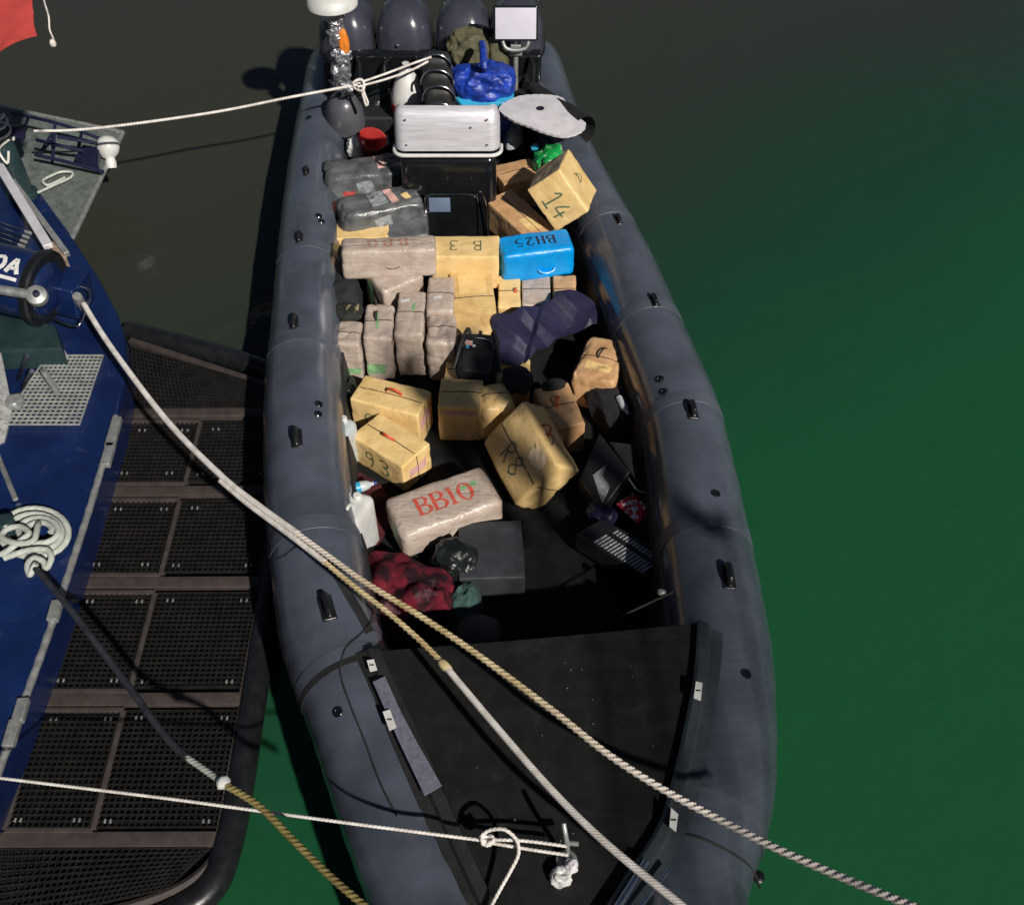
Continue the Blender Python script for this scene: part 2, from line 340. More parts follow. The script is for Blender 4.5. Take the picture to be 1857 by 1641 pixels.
def drape(outline, zc, edge, folds=.04, freq=6, seed=0, rings=22, seg=72, power=.7, thick=.006, dirs=None):
    """a heap of cloth: outline (list of points on the ground), crown height zc(point)->z"""
    pts = resample(catmull(outline, 10, True)+[V(outline[0])], .01)
    idx = np.linspace(0, len(pts)-1, seg, endpoint=False).astype(int); bd = [pts[i] for i in idx]
    c = sum(bd, V((0, 0, 0)))/len(bd); bm = new(); o = V((seed*2.1, seed*5.3, seed))
    grid = []
    for i in range(rings+1):
        t = i/rings; row = []
        for b in bd:
            p = c.lerp(b, t); h = (1-t**2.2)**power
            q = V((p.x, p.y, 0))*freq+o
            if dirs: q = V((q.dot(dirs)*1.0, q.dot(Z.cross(dirs))*.35, 0))+o
            f = folds*(1-2.2*abs(noise.noise(q)))+folds*.55*(1-2.2*abs(noise.noise(q*2.1)))+folds*.25*(1-2.2*abs(noise.noise(q*4.4)))
            row.append(bm.verts.new((p.x, p.y, edge+(zc-edge)*h+f*min(1, h*1.3+.15))))
            if i == 0: break
        grid.append(row)
    n = len(bd)
    for k in range(n): bm.faces.new((grid[0][0], grid[1][k], grid[1][(k+1) % n]))
    for i in range(1, rings):
        for k in range(n): bm.faces.new((grid[i][k], grid[i+1][k], grid[i+1][(k+1) % n], grid[i][(k+1) % n]))
    bmesh.ops.recalc_face_normals(bm, faces=bm.faces)
    r = bmesh.ops.solidify(bm, geom=list(bm.faces), thickness=thick)
    return bm

def laid_sheet(outline, ctrl, seed, thick=.005, ridge=.03, d=V((.55, .83, 0)), freq=5., rings=46, seg=170, eps=.0012, folds=()):
    """a sheet lying over things: outline and ctrl are (px, py, z); heights between are interpolated"""
    C = [P(*p) for p in list(outline)+list(ctrl)]
    pts = resample(catmull([P(*p) for p in outline], 8, True)+[P(*outline[0])], .01); idx = np.linspace(0, len(pts)-1, seg, endpoint=False).astype(int); bd = [pts[i] for i in idx]
    c = sum(bd, V())/len(bd); bm = new(); g = []; fl = [(P(*a, .45), P(*b, .45), h_, w_) for a, b, h_, w_ in folds]
    def hz(p):
        w = z = 0
        for q in C:
            k = 1/((q.x-p.x)**2+(q.y-p.y)**2+eps)**1.8; w += k; z += k*q.z
        a = V((p.x, p.y, 0)); u = V((a.dot(d)*freq, a.dot(Z.cross(d))*freq*.22, seed)); w2 = V((a.dot(Z.cross(d))*freq*.8, a.dot(d)*freq*.3, seed+4))
        zz = 0
        for fa, fb, fh, fw in fl:
            t_ = (fb-fa); t_.z = 0; L2 = t_.length; t_.normalize(); rel = V((p.x-fa.x, p.y-fa.y, 0)); al = rel.dot(t_)/L2; di = rel.dot(Z.cross(t_))
            zz += fh*max(0, 1-abs(di)/(fw if di > 0 else fw*.35))*max(0, min(1, 4*(al+.1), 4*(1.1-al)))
        return zz+z/w+ridge*(.6-2*abs(noise.noise(u)))+ridge*.5*(.6-2*abs(noise.noise(w2)))+ridge*.12*noise.noise(u*5)
    for i in range(rings+1):
        row = []
        for b in bd:
            p = c.lerp(b, i/rings); row.append(bm.verts.new((p.x, p.y, hz(p))))
            if i == 0: break
        g.append(row)
    n = len(bd)
    for k in range(n): bm.faces.new((g[0][0], g[1][k], g[1][(k+1) % n]))
    for A, B in zip(g[1:], g[2:]):
        for k in range(n): bm.faces.new((A[k], B[k], B[(k+1) % n], A[(k+1) % n]))
    bmesh.ops.recalc_face_normals(bm, faces=bm.faces); bmesh.ops.solidify(bm, geom=list(bm.faces), thickness=thick)
    return bm

# lettering as brush strokes: (x, y, width) per point
S, Hn = {}, {}
S['B'] = [[(.12, 0, .17), (.12, 1, .17)], [(-.03, .015, .045), (.3, .015, .045)], [(-.03, .985, .045), (.3, .985, .045)],
          [(.22, .975, .05), (.46, .94, .09), (.56, .77, .17), (.46, .58, .09), (.22, .53, .045)], [(.22, .51, .045), (.53, .46, .09), (.64, .25, .18), (.5, .05, .09), (.22, .025, .05)]]
S['1'] = [[(.22, 0, .16), (.22, 1, .16)], [(.02, .015, .045), (.42, .015, .045)], [(.2, .97, .07), (.02, .84, .04)]]
S['0'] = [[(.33+.29*math.sin(a), .5+.48*math.cos(a), .05+.12*abs(math.sin(a))) for a in np.linspace(0, 2*math.pi, 17)]]
S['H'] = [[(.1, 0, .15), (.1, 1, .15)], [(.55, 0, .15), (.55, 1, .15)], [(.1, .5, .06), (.55, .5, .06)], [(-.04, .015, .05), (.24, .015, .05)], [(.41, .985, .05), (.69, .985, .05)], [(-.04, .985, .05), (.24, .985, .05)], [(.41, .015, .05), (.69, .015, .05)]]
S['2'] = [[(.06, .76, .1), (.14, .93, .08), (.34, .98, .08), (.52, .85, .15), (.48, .6, .13), (.1, .08, .07)], [(.06, .06, .12), (.56, .06, .12)], [(.54, .08, .05), (.58, .24, .03)]]
S['5'] = [[(.52, .95, .1), (.15, .95, .1)], [(.13, .97, .05), (.1, .55, .05)], [(.1, .56, .05), (.34, .62, .1), (.53, .4, .16), (.42, .08, .1), (.2, .02, .06), (.05, .14, .1)]]
w_ = .085
def hw(*p): return [(x, y, w_) for x, y in p]
Hn['9'] = [hw((.5, .8), (.35, .98), (.1, .85), (.1, .6), (.35, .52), (.5, .75), (.48, .4), (.35, 0))]
Hn['3'] = [hw((.05, .9), (.3, 1), (.5, .85), (.4, .6), (.2, .55), (.45, .45), (.5, .2), (.3, 0), (.02, .1))]
Hn['1'] = [hw((.05, .75), (.28, 1), (.28, 0)), hw((.05, 0), (.5, 0))]
Hn['4'] = [hw((.35, 1), (.05, .4), (.6, .4)), hw((.42, .65), (.4, 0))]
Hn['R'] = [hw((.1, 0), (.1, 1)), hw((.02, .92), (.3, 1.02), (.52, .85), (.42, .58), (.1, .5)), hw((.2, .5), (.55, 0))]
Hn['8'] = [hw((.3, .55), (.08, .75), (.3, 1), (.5, .78), (.3, .55), (.05, .28), (.28, 0), (.55, .25), (.32, .55))]
Hn['0'] = [hw(*[(.3+.25*math.sin(a), .5+.46*math.cos(a)) for a in np.linspace(0, 6.5, 13)])]
Hn['7'] = [hw((.03, .95), (.55, .97), (.25, 0)), hw((.12, .5), (.5, .53))]
Hn['B'] = [hw((.1, 0), (.1, 1)), hw((.05, 1), (.45, .9), (.42, .6), (.1, .53), (.5, .42), (.52, .12), (.05, 0))]
Hn['O'] = Hn['0']
S['R'] = [[(.12, 0, .24), (.12, 1, .24)], [(.1, .88, .22), (.5, .86, .22), (.56, .68, .24), (.45, .5, .2), (.1, .5, .2)], [(.3, .45, .22), (.62, 0, .24)]]
S['Ob'] = [[(.36+.28*math.sin(a), .5+.39*math.cos(a), .235) for a in np.linspace(0, 2*math.pi, 17)]]
S['A'] = [[(.0, 0, .24), (.33, .96, .24)], [(.66, 0, .24), (.33, .96, .24)], [(.15, .3, .2), (.52, .3, .2)]]
S['-'] = [[(-.1, -.3, .16), (2.35, -.3, .16)]]
def lettering(bvh, text, glyphs, center, right, up, nrm, size, lift=.0025, space=.8, reach=.15):
    bm = new(); adv = [0]
    for ch in text: adv.append(adv[-1]+(space*.74 if ch == '1' else space))
    total = adv[-1]-space+.6
    for gi, ch in enumerate(text):
        for st in glyphs[ch]:
            pts = catmull([V((x, y, w)) for x, y, w in st], 7 if len(st) > 2 else 8)
            prev = None
            for i, p in enumerate(pts):
                a = pts[max(i-1, 0)]; b = pts[min(i+1, len(pts)-1)]; d = V((b.x-a.x, b.y-a.y)); d = d.normalized() if d.length else V((1, 0))
                nn = V((-d.y, d.x)); row = []
                for s in (-1, 0, 1):
                    q = V((p.x, p.y))+nn*(p.z/2*s*(1+.22*noise.noise(V((p.x*9+gi*5, p.y*9, s*3)))))+V((.012*noise.noise(V((p.y*4, gi*3, 1))), .012*noise.noise(V((p.x*4, gi*3, 7)))))
                    w = center+right*((q.x+adv[gi]-total/2)*size)+up*((q.y-.5)*size)
                    hit = bvh.ray_cast(w+nrm*reach, -nrm) if bvh else (None,)
                    w2 = hit[0]+nrm*lift if hit[0] is not None else w
                    row.append(bm.verts.new(w2))
                if prev:
                    for k in (0, 1): bm.faces.new((prev[k], prev[k+1], row[k+1], row[k]))
                prev = row
    return bm
def patch(bvh, center, right, up, nrm, hw_, hh, lift=.002, n=10, jag=.0, seed=0, reach=.2):
    """a strip of tape or film laid on a surface"""
    bm = new(); g = []
    for i in range(n+1):
        row = []
        for j in range(n+1):
            a = (i/n*2-1)*hw_; b = (j/n*2-1)*hh
            if i in (0, n): a += jag*noise.noise(V((b*40, seed, i)))
            if j in (0, n): b += jag*noise.noise(V((a*40, seed+3, j)))
            w = center+right*a+up*b; h = bvh.ray_cast(w+nrm*reach, -nrm)
            row.append(bm.verts.new((h[0]+h[1]*lift) if h[0] is not None else None) if h[0] is not None else None)
        g.append(row)
    for i in range(n):
        for j in range(n):
            q = [g[i][j], g[i+1][j], g[i+1][j+1], g[i][j+1]]
            if all(q): bm.faces.new(q)
    return bm

# ================================================================== the setting
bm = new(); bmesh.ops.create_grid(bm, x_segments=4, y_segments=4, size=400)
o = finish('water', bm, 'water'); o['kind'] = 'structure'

# the quay the photographer stands on; out of view, with a jetty and onlookers added to shadow the cargo
M['concrete'] = mat('quay_concrete', (.24, .23, .21), .85, var=.3, vscale=3, bump=.4, bscale=40, detail=9)
QZ = 4.2
o = finish('quay', obox(new(), V((0, -12.62, QZ-2.9)), X, Y, Z, 40, 10, 2.9, .03), 'concrete'); o['kind'] = 'structure'
def added_open_deck(x0, x1, y0, y1, pitch, w, name):
    wk = new(); n = int((y1-y0)/pitch)
    for k in range(n+1): obox(wk, V(((x0+x1)/2, y0+pitch*k, QZ-.02)), X, Y, Z, (x1-x0)/2, w/2, .008)
    for k in range(int((x1-x0)/.3)+1): obox(wk, V((x0+.3*k, (y0+y1)/2, QZ-.04)), X, Y, Z, .004, (y1-y0)/2, .012)
    o = finish(name, wk, 'galv', smooth=False); o['kind'] = 'structure'
added_open_deck(2.75, 3.9, -2.6, .5, .06, .003, 'added_jetty_grating')  # unseen jetty added under the onlookers, bars thin enough to pass light
def added_onlooker(x, y, yaw, s, label, coat, arms):
    """one continuous skinned body: trunk, legs, arms, neck and head"""
    j = {'pelvis': (0, 0, .95), 'waist': (0, 0, 1.1), 'chest': (0, .02, 1.32), 'neck': (0, .0, 1.5), 'chin': (0, .02, 1.56), 'crown': (0, .03, 1.71)}
    rr = {'pelvis': (.17, .13), 'waist': (.16, .12), 'chest': (.19, .13), 'neck': (.06, .06), 'chin': (.075, .085), 'crown': (.085, .1)}
    ed = [('pelvis', 'waist'), ('waist', 'chest'), ('chest', 'neck'), ('neck', 'chin'), ('chin', 'crown')]
    for k, sg in (('l', -1), ('r', 1)):
        for nme, p, r in (('hip', (.1*sg, 0, .88), .105), ('knee', (.12*sg, .02, .49), .07), ('ankle', (.13*sg, -.02, .09), .048), ('toe', (.15*sg, .16, .04), .04)): j[nme+k] = p; rr[nme+k] = (r, r)
        a = arms if sg > 0 else arms[::-1] if False else arms
        for nme, p, r in (('shoulder', (.19*sg, 0, 1.43), .075), ('elbow', (.27*sg, a[0], 1.15), .05), ('wrist', (.22*sg, a[1], a[2]), .035), ('hand', (.2*sg, a[1]+.06, a[2]+.04), .038), ('tips', (.17*sg, a[1]+.12, a[2]+.06), .025)): j[nme+k] = p; rr[nme+k] = (r, r)
        ed += [('pelvis', 'hip'+k), ('hip'+k, 'knee'+k), ('knee'+k, 'ankle'+k), ('ankle'+k, 'toe'+k), ('chest', 'shoulder'+k), ('shoulder'+k, 'elbow'+k), ('elbow'+k, 'wrist'+k), ('wrist'+k, 'hand'+k), ('hand'+k, 'tips'+k)]
    names = list(j); me = bpy.data.meshes.new('added_onlooker'); me.from_pydata([V(j[n])*s for n in names], [(names.index(a), names.index(b)) for a, b in ed], [])
    o = bpy.data.objects.new('added_onlooker', me); COL.objects.link(o); o.location = (x, y, QZ+.0); o.rotation_euler = (0, 0, yaw)
    md = o.modifiers.new('skin', 'SKIN'); sk = me.skin_vertices[0].data
    for i, n in enumerate(names): sk[i].radius = (rr[n][0]*s, rr[n][1]*s); sk[i].use_root = (n == 'pelvis')
    md.use_smooth_shade = True
    sb = o.modifiers.new('sub', 'SUBSURF'); sb.levels = 2; sb.render_levels = 2
    me.materials.append(coat); tag(o, label, 'added_onlooker', 'unseen onlookers added to cast shadows on the cargo')
pm = [mat('added_onlooker_cloth', c, .85, var=.3, vscale=9, bump=.3) for c in ((.02, .022, .03), (.05, .045, .04), (.025, .04, .03), (.06, .02, .02))]
added_onlooker(3.14, -.05, .12, 1.06, 'unseen onlooker in a dark jacket, arms raised to widen the cast shadow', pm[0], (.16, .20, 1.60))
added_onlooker(3.52, .2, -.1, 1.05, 'unseen onlooker in a brown coat, arms low, placed to shadow the cargo', pm[1], (.02, .08, .85))

# ================================================================== the inflatable boat
FLOOR = .12
Lp = [(600, 132, .45), (574, 300, .45), (562, 450, .45), (556, 600, .46), (550, 700, .47), (558, 880, .5), (573, 1000, .52), (593, 1130, .55), (619, 1210, .57), (656, 1300, .59), (692, 1400, .61), (738, 1520, .64), (790, 1641, .67)]
Rp = [(975, 122, .45), (1012, 240, .45), (1056, 340, .45), (1126, 480, .45), (1174, 600, .46), (1229, 740, .48), (1255, 860, .5), (1276, 980, .52), (1296, 1100, .55), (1310, 1220, .57), (1306, 1400, .61), (1283, 1500, .64), (1246, 1620, .67)]
LW = [P(*p) for p in Lp]; RW = [P(*p) for p in Rp]
bow = [V((-.14, 1.28, .72)), V((.12, .92, .76)), V((.42, .82, .78)), V((.70, 1.08, .76)), V((.85, 1.42, .72))]
path = catmull(LW+bow+RW[::-1], 8)
def tube_r(p): return .25+.04*max(0., min(1., (8.6-p.y)/4.2))
rads = [tube_r(p) for p in path]
rib = thing('inflatable_boat', 'long grey inflatable speedboat with four outboards and a cargo of bales', 'boat', V((0, 5, 0)))
# closed tube with rounded stern cones
def cone(p, q, r):
    d = (p-q).normalized(); return [(p+d*r*k*1.5, r*math.sqrt(max(0, 1-k*k))) for k in (1, .97, .88, .7, .4)]
c0 = cone(path[0], path[1], rads[0]); c1 = cone(path[-1], path[-2], rads[-1])
tp = [a for a, _ in c0]+path+[a for a, _ in c1[::-1]]; tr = [b+.004 for _, b in c0]+rads+[b+.004 for _, b in c1[::-1]]
tube = finish('inflatable_tube', sweep(new(), tp, tr, 36, up=Z, section=lambda i, a: 1+.006*math.sin(i*1.7+3*a)), 'tube', rib)
tube_bvh = BVHTree.FromPolygons([v.co+world_loc(tube) for v in tube.data.vertices], [p.vertices for p in tube.data.polygons])
def near(px, py, z=.55): # index on the path nearest to a sighted point
    q = P(px, py, z); return min(range(len(path)), key=lambda i: (path[i]-q).length)
for px, py, w in ((562, 465, .05), (556, 640, .04), (565, 1000, .06), (634, 1245, .06), (1085, 420, .05), (1165, 590, .05), (1240, 760, .05), (1276, 985, .06), (1262, 1515, .05)):
    i = near(px, py); d = (path[i+1]-path[i-1]).normalized()
    q = [path[i]+d*w*t for t in (-1, -.96, 0, .96, 1)]
    finish('seam_band', sweep(new(), q, [rads[i]*1.001, rads[i]*1.012, rads[i]*1.013, rads[i]*1.012, rads[i]*1.001], 36, up=Z, caps=False), 'band', tube)
def on_tube(px, py, bvh=None):
    a = V((0, 0, CAM_Z)); d = (P(px, py, 0)-a).normalized(); h = tube_bvh.ray_cast(a, d)
    return (h[0], h[1]) if h[0] is not None else (P(px, py, .7), Z)
def frame_on_tube(px, py):
    p, n = on_tube(px, py); i = min(range(1, len(path)-1), key=lambda k: (path[k]-p).length); t = (path[i+1]-path[i-1]).normalized()
    t = (t-n*t.dot(n)).normalized(); return p, n, t, n.cross(t)
# moulded grab handles glued along both tubes
for px, py, s in ((556, 312, .8), (543, 432, .9), (534, 585, 1), (538, 795, 1.15), (593, 1102, 1.25), (1121, 400, .85), (1186, 547, .95), (1255, 745, 1.1), (1320, 1046, 1.2)):
    p, n, t, b = frame_on_tube(px, py)
    g = finish('grab_handle', rounded(p-n*.004, t, b, n, .075*s, .034*s, .014, .013, 12), 'blackrub', rib)
    arch = catmull([p-t*.06*s+n*.008, p-t*.045*s+n*.035*s, p+n*.042*s, p+t*.045*s+n*.035*s, p+t*.06*s+n*.008], 5)
    finish('grip_bar', sweep(new(), arch, .016*s, 12, section=lambda i, a: 1+.12*math.cos(i*3.1)), 'blackrub', g)
for px, py in ((578, 733), (577, 751), (613, 1291), (578, 392), (583, 402), (1197, 688), (1204, 711), (1353, 1222), (1298, 895), (560, 214)):
    p, n, t, b = frame_on_tube(px, py)
    finish('air_valve', lathe([(.028, -.01), (.03, .004), (.026, .009), (.017, .008), (.016, .003), (.004, .003)], p, n, 20), 'blackgl', rib)
# hull lining, floor and outer hull
nl = 40
def along(pts, k): 
    q = catmull(pts, 8); d = [0]
    for a, b in zip(q, q[1:]): d.append(d[-1]+(b-a).length)
    s = d[-1]*k; i = max(j for j in range(len(d)) if d[j] <= s+1e-9); i = min(i, len(q)-2)
    return q[i].lerp(q[i+1], (s-d[i])/max(1e-9, d[i+1]-d[i]))
st = []
for k in range(nl+1):
    l, r = along(LW, k/nl), along(RW, k/nl); ax = (r-l); ax.z = 0; ax.normalize(); rl, rr = tube_r(l), tube_r(r)
    st.append((l+ax*rl*.8+Z*.06, l+ax*(rl*.99+.02), V((l.x, l.y, FLOOR))+ax*(rl+.05), V((r.x, r.y, FLOOR))-ax*(rr+.05), r-ax*(rr*.99+.02), r-ax*rr*.8+Z*.06, l, r))
def ribbon(rows, m, name, parent, thick=0):
    bm = new(); g = [[bm.verts.new(p) for p in row] for row in rows]
    for A, B in zip(g, g[1:]):
        for i in range(len(A)-1): bm.faces.new((A[i], A[i+1], B[i+1], B[i]))
    if thick: 
        bmesh.ops.recalc_face_normals(bm, faces=bm.faces); bmesh.ops.solidify(bm, geom=list(bm.faces), thickness=thick)
    return finish(name, bm, m, parent)
ribbon([s[0:3] for s in st], 'liner', 'side_lining', rib); ribbon([s[3:6] for s in st], 'liner', 'side_lining', rib)
ribbon([(s[2], s[2].lerp(s[3], .33), s[2].lerp(s[3], .67), s[3]) for s in st], 'carpet', 'floor_carpet', rib)
ribbon([(s[6]-Z*.2, V((s[6].x, s[6].y, -.05)).lerp(s[7], .08)-Z*.2, V(s[6]).lerp(s[7], .5)*1-Z*1.0, V((s[7].x, s[7].y, -.05)).lerp(s[6], .08)-Z*.2, s[7]-Z*.2) for s in st], 'gel', 'hull', rib)
# foredeck
FD = .87
fd_in_l = [(690, 1180), (725, 1255), (765, 1340), (812, 1450), (855, 1545), (900, 1641), (960, 1750)]
fd_in_r = [(1262, 1130), (1258, 1200), (1250, 1260), (1222, 1390), (1190, 1500), (1125, 1600), (1040, 1740)]
fd_ou_l = [(640, 1186), (672, 1255), (706, 1340), (752, 1450), (795, 1550), (838, 1641), (905, 1775)]
fd_ou_r = [(1312, 1152), (1309, 1200), (1300, 1270), (1276, 1410), (1245, 1520), (1180, 1625), (1090, 1765)]
def fz(k): return FD+.018*k
def lanes(A, B, n, dz=0.):
    rows = []
    for k, (a, b) in enumerate(zip(A, B)):
        p, q = P(*a, fz(k)+dz), P(*b, fz(k)+dz); rows.append([p.lerp(q, i/n)+Z*(-.015*math.sin(math.pi*i/n)) for i in range(n+1)])
    return rows
rows = lanes(fd_in_l, fd_in_r, 10)
deck = ribbon(rows, 'carpet', 'foredeck', rib, .02)
ribbon([rows[0], [p-Z*.08+Y*.006 for p in rows[0]]], 'blackmat', 'deck_edge_trim', deck, .012)
ribbon([[p+Y*.01-Z*.04 for p in rows[0]], [V((p.x, p.y+.05, FLOOR)) for p in rows[0]]], 'liner', 'bulkhead', rib)
def rim(A, B, m, name, h):
    rows = []
    for k, (a, b) in enumerate(zip(A, B)):
        p, q = P(*a, fz(k)), P(*b, fz(k)-.02); d = (q-p)
        rows.append([p-Z*.02, p+Z*h*.7+d*.03, p+Z*h+d*.15, p+Z*h+d*.45, p+d*.55+Z*h*.4, p+d*.97+Z*h*.3, q-Z*.03])
    g = [catmull([r[i] for r in rows], 4) for i in range(7)]
    return ribbon([[g[i][k] for i in range(7)] for k in range(len(g[0]))], m, name, rib)
rim(fd_in_l, fd_ou_l, 'blackmat', 'deck_rim', .03); rim_r = rim(fd_in_r, fd_ou_r, 'gel', 'deck_rim', .05)
# shaft of light painted as a lavender strip on the rim, and stickers
def deckbit(pts, z, m, name, par, th=.004):
    return finish(name, slab([P(x, y, z) for x, y in pts], th), m, par)
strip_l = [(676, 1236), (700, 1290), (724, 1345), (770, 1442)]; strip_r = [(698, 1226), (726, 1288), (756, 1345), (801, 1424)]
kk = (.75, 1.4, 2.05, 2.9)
ribbon([(P(*a, fz(k)+.045), P(*b, fz(k)+.045)) for a, b, k in zip(strip_l, strip_r, kk)], 'lav', 'painted_light_streak', rib, .005)
for q, z in (([(665, 1197), (678, 1195), (684, 1214), (671, 1217)], FD+.05), ([(694, 1290), (707, 1286), (719, 1318), (706, 1324)], FD+.086), ([(1262, 1235), (1274, 1238), (1271, 1270), (1258, 1265)], FD+.11), ([(1217, 1464), (1230, 1476), (1226, 1508), (1214, 1498)], FD+.155)):
    s = finish('sticker', slab([P(x, y, z) for x, y in q], .006), 'white', rib)
    c = sum((P(x, y, z) for x, y in q), V())/4
    finish('sticker_print', slab([c+V(d)*.012+Z*.003 for d in ((-1, -.3, 0), (1, -.3, 0), (1, .3, 0), (-1, .3, 0))], .002), 'greybox', s)
# bow fittings; the chrome rods stand in for bright reflection streaks
for a, b, r in (((1085, 1700), (1172, 1562), .022), ((1125, 1690), (1215, 1575), .012)):
    finish('bow_glint_rod', rod(P(*a, FD+.16), P(*b, FD+.14), r), 'chrome', rib)
finish('lacing_cord', pipe([on_tube(x, y)[0]+Z*.004 for x, y in ((1222, 1508), (1270, 1520), (1315, 1540), (1350, 1562), (1368, 1585), (1378, 1612))], .006, 8), 'cordblk', rib)
finish('towing_eye', lathe([(.0, 0), (.03, .003), (.032, .012), (.02, .02), (.0, .022)], on_tube(1374, 1590)[0], on_tube(1374, 1590)[1], 18), 'blackrub', rib)
finish('side_cord', pipe([on_tube(x, y)[0]+Z*.004 for x, y in ((690, 1112), (655, 1150), (628, 1175), (617, 1210), (622, 1240), (640, 1290), (660, 1340), (690, 1420), (720, 1480))], .005, 8), 'cordblk', rib)
ribbon([(on_tube(x, y)[0]+Z*.006, on_tube(x+14, y-6)[0]+Z*.006) for x, y in ((502, 1015), (540, 990), (575, 1012), (604, 1045), (628, 1085), (652, 1125), (664, 1150))], 'blackmat', 'chafe_strap', rib, .004)

# transom well and engine bracket
tA, tB = P(590, 100, .95), P(982, 100, .95); tdir = (tB-tA).normalized(); tn = Z.cross(tdir)   # tn points aft (+y)
tm = (tA+tB)/2; tw = (tB-tA).length/2
finish('transom', obox(new(), tm+tn*.06-Z*.42, tdir, tn, Z, tw, .07, .42, .03), 'blackgl', rib)
finish('engine_well', obox(new(), tm-tn*.34-Z*.58, tdir, tn, Z, tw*.92, .27, .28, .03), 'liner', rib)
for t in (-.72, -.45, -.4, -.1, -.05, .3, .35): finish('bolt', lathe([(.012, 0), (.012, .006), (.006, .01)], tm+tdir*tw*t-tn*.012-Z*.03, -tn, 10), 'chrome', rib)
# four outboard motors
def outboard(px, lab):
    c = P(px, 90, 1.0); c = c+tn*(.42-(c-tm).dot(tn)); c.z = .95
    t = thing('outboard_motor', lab, 'outboard motor', V((c.x, c.y, .3)), 'four outboard motors across the stern')
    def wp(q, n):
        k = (q.z+.28)/.56; s = 1-.16*k*k
        return V((q.x*(s-1), q.y*((1-.22*k*k)-1)-.02+.10*k, -.10*max(0, q.y/.36)*k-.06*(q.x/.27)**2*k))
    cw = finish('cowling', rounded(V((c.x, c.y, 1.03)), tdir, tn, Z, .272, .36, .29, .2, 22, wp), 'cowl', t)
    finish('lower_shroud', rounded(V((c.x, c.y+.02, .68)), tdir, tn, Z, .2, .3, .14, .07, 14), 'blackgl', t)
    finish('leg', rounded(V((c.x, c.y+.08, .2)), tdir, tn, Z, .08, .2, .4, .06, 12), 'blackgl', t)
    finish('mounting_bracket', obox(new(), V((c.x, c.y-.26, .6)), tdir, tn, Z, .12, .1, .2, .02), 'blackrub', t)
    a = [V((c.x, c.y-.02, 1.03))+tdir*.21*math.sin(s)+tn*(.33*math.cos(s)*.55+.12)+Z*(.235-.04*abs(math.sin(s))) for s in np.linspace(-1.5, 1.5, 13)]
    finish('trim_line', sweep(new(), a, .006, 8), 'chrome', cw)
    finish('cowl_joint', sweep(new(), [V((c.x, c.y, .86))+tdir*.275*math.copysign(abs(math.cos(s))**.6, math.cos(s))+tn*.365*math.copysign(abs(math.sin(s))**.6, math.sin(s)) for s in np.linspace(0, 2*math.pi, 41)[:-1]], .008, 6, closed=True), 'blackrub', cw)
    for sx in (-.09, .09):
        finish('rigging_hose', pipe([V((c.x, c.y, .84))-tn*.33+tdir*sx, V((c.x, c.y, .93))-tn*.44+tdir*sx*1.3, V((c.x, c.y, .90))-tn*.56+tdir*sx*1.8, V((c.x, c.y, .70))-tn*.66+tdir*sx*1.6], .017, 8), 'blackrub', t)
    finish('decal_stripe', obox(new(), V((c.x, c.y, .93))-tn*.352, tdir, Z, tn, .10, .012, .004, .002), 'greyfend', t)
    finish('flush_plug', lathe([(.014, 0), (.014, .01), (.007, .012)], V((c.x, c.y, 1.0))-tn*.345-tdir*.05, -tn, 12), 'chrome', t)
for px, l in ((622, 'black outboard motor behind the foil wrapped pole'), (729, 'black outboard motor standing clear between the foil wrapped pole and olive canvas'),
              (838, 'black outboard motor behind the olive canvas bag'), (937, 'black outboard motor behind the white lamp panel')):
    outboard(px, l)

# ================================================================== the bales
ALLB = {}
def corner(px, py, z, e1, e2, e3):
    """orientation and edge lengths of a box from its nearest corner and the three edges seen leaving it"""
    K = P(px, py, z); cam_p = V((0, 0, CAM_Z)); n = (K-cam_p).normalized(); dist = (K-cam_p).length
    r = (X-n*X.dot(n)).normalized(); dn = n.cross(r); e = [V(q) for q in (e1, e2, e3)]
    cs = lambda a, b: -max(-.98, min(-.02, a.normalized().dot(b.normalized())))
    a, b, c = cs(e[0], e[1]), cs(e[0], e[2]), cs(e[1], e[2]); T = (math.sqrt(a*b/c), math.sqrt(a*c/b), math.sqrt(b*c/a)); A, Ls = [], []
    for q, t in zip(e, T):
        ph = math.atan(t); d = q.normalized(); A.append((r*d.x+dn*d.y)*math.cos(ph)+n*math.sin(ph)); Ls.append(q.length*dist/FPX/math.cos(ph))
    return K, A, Ls
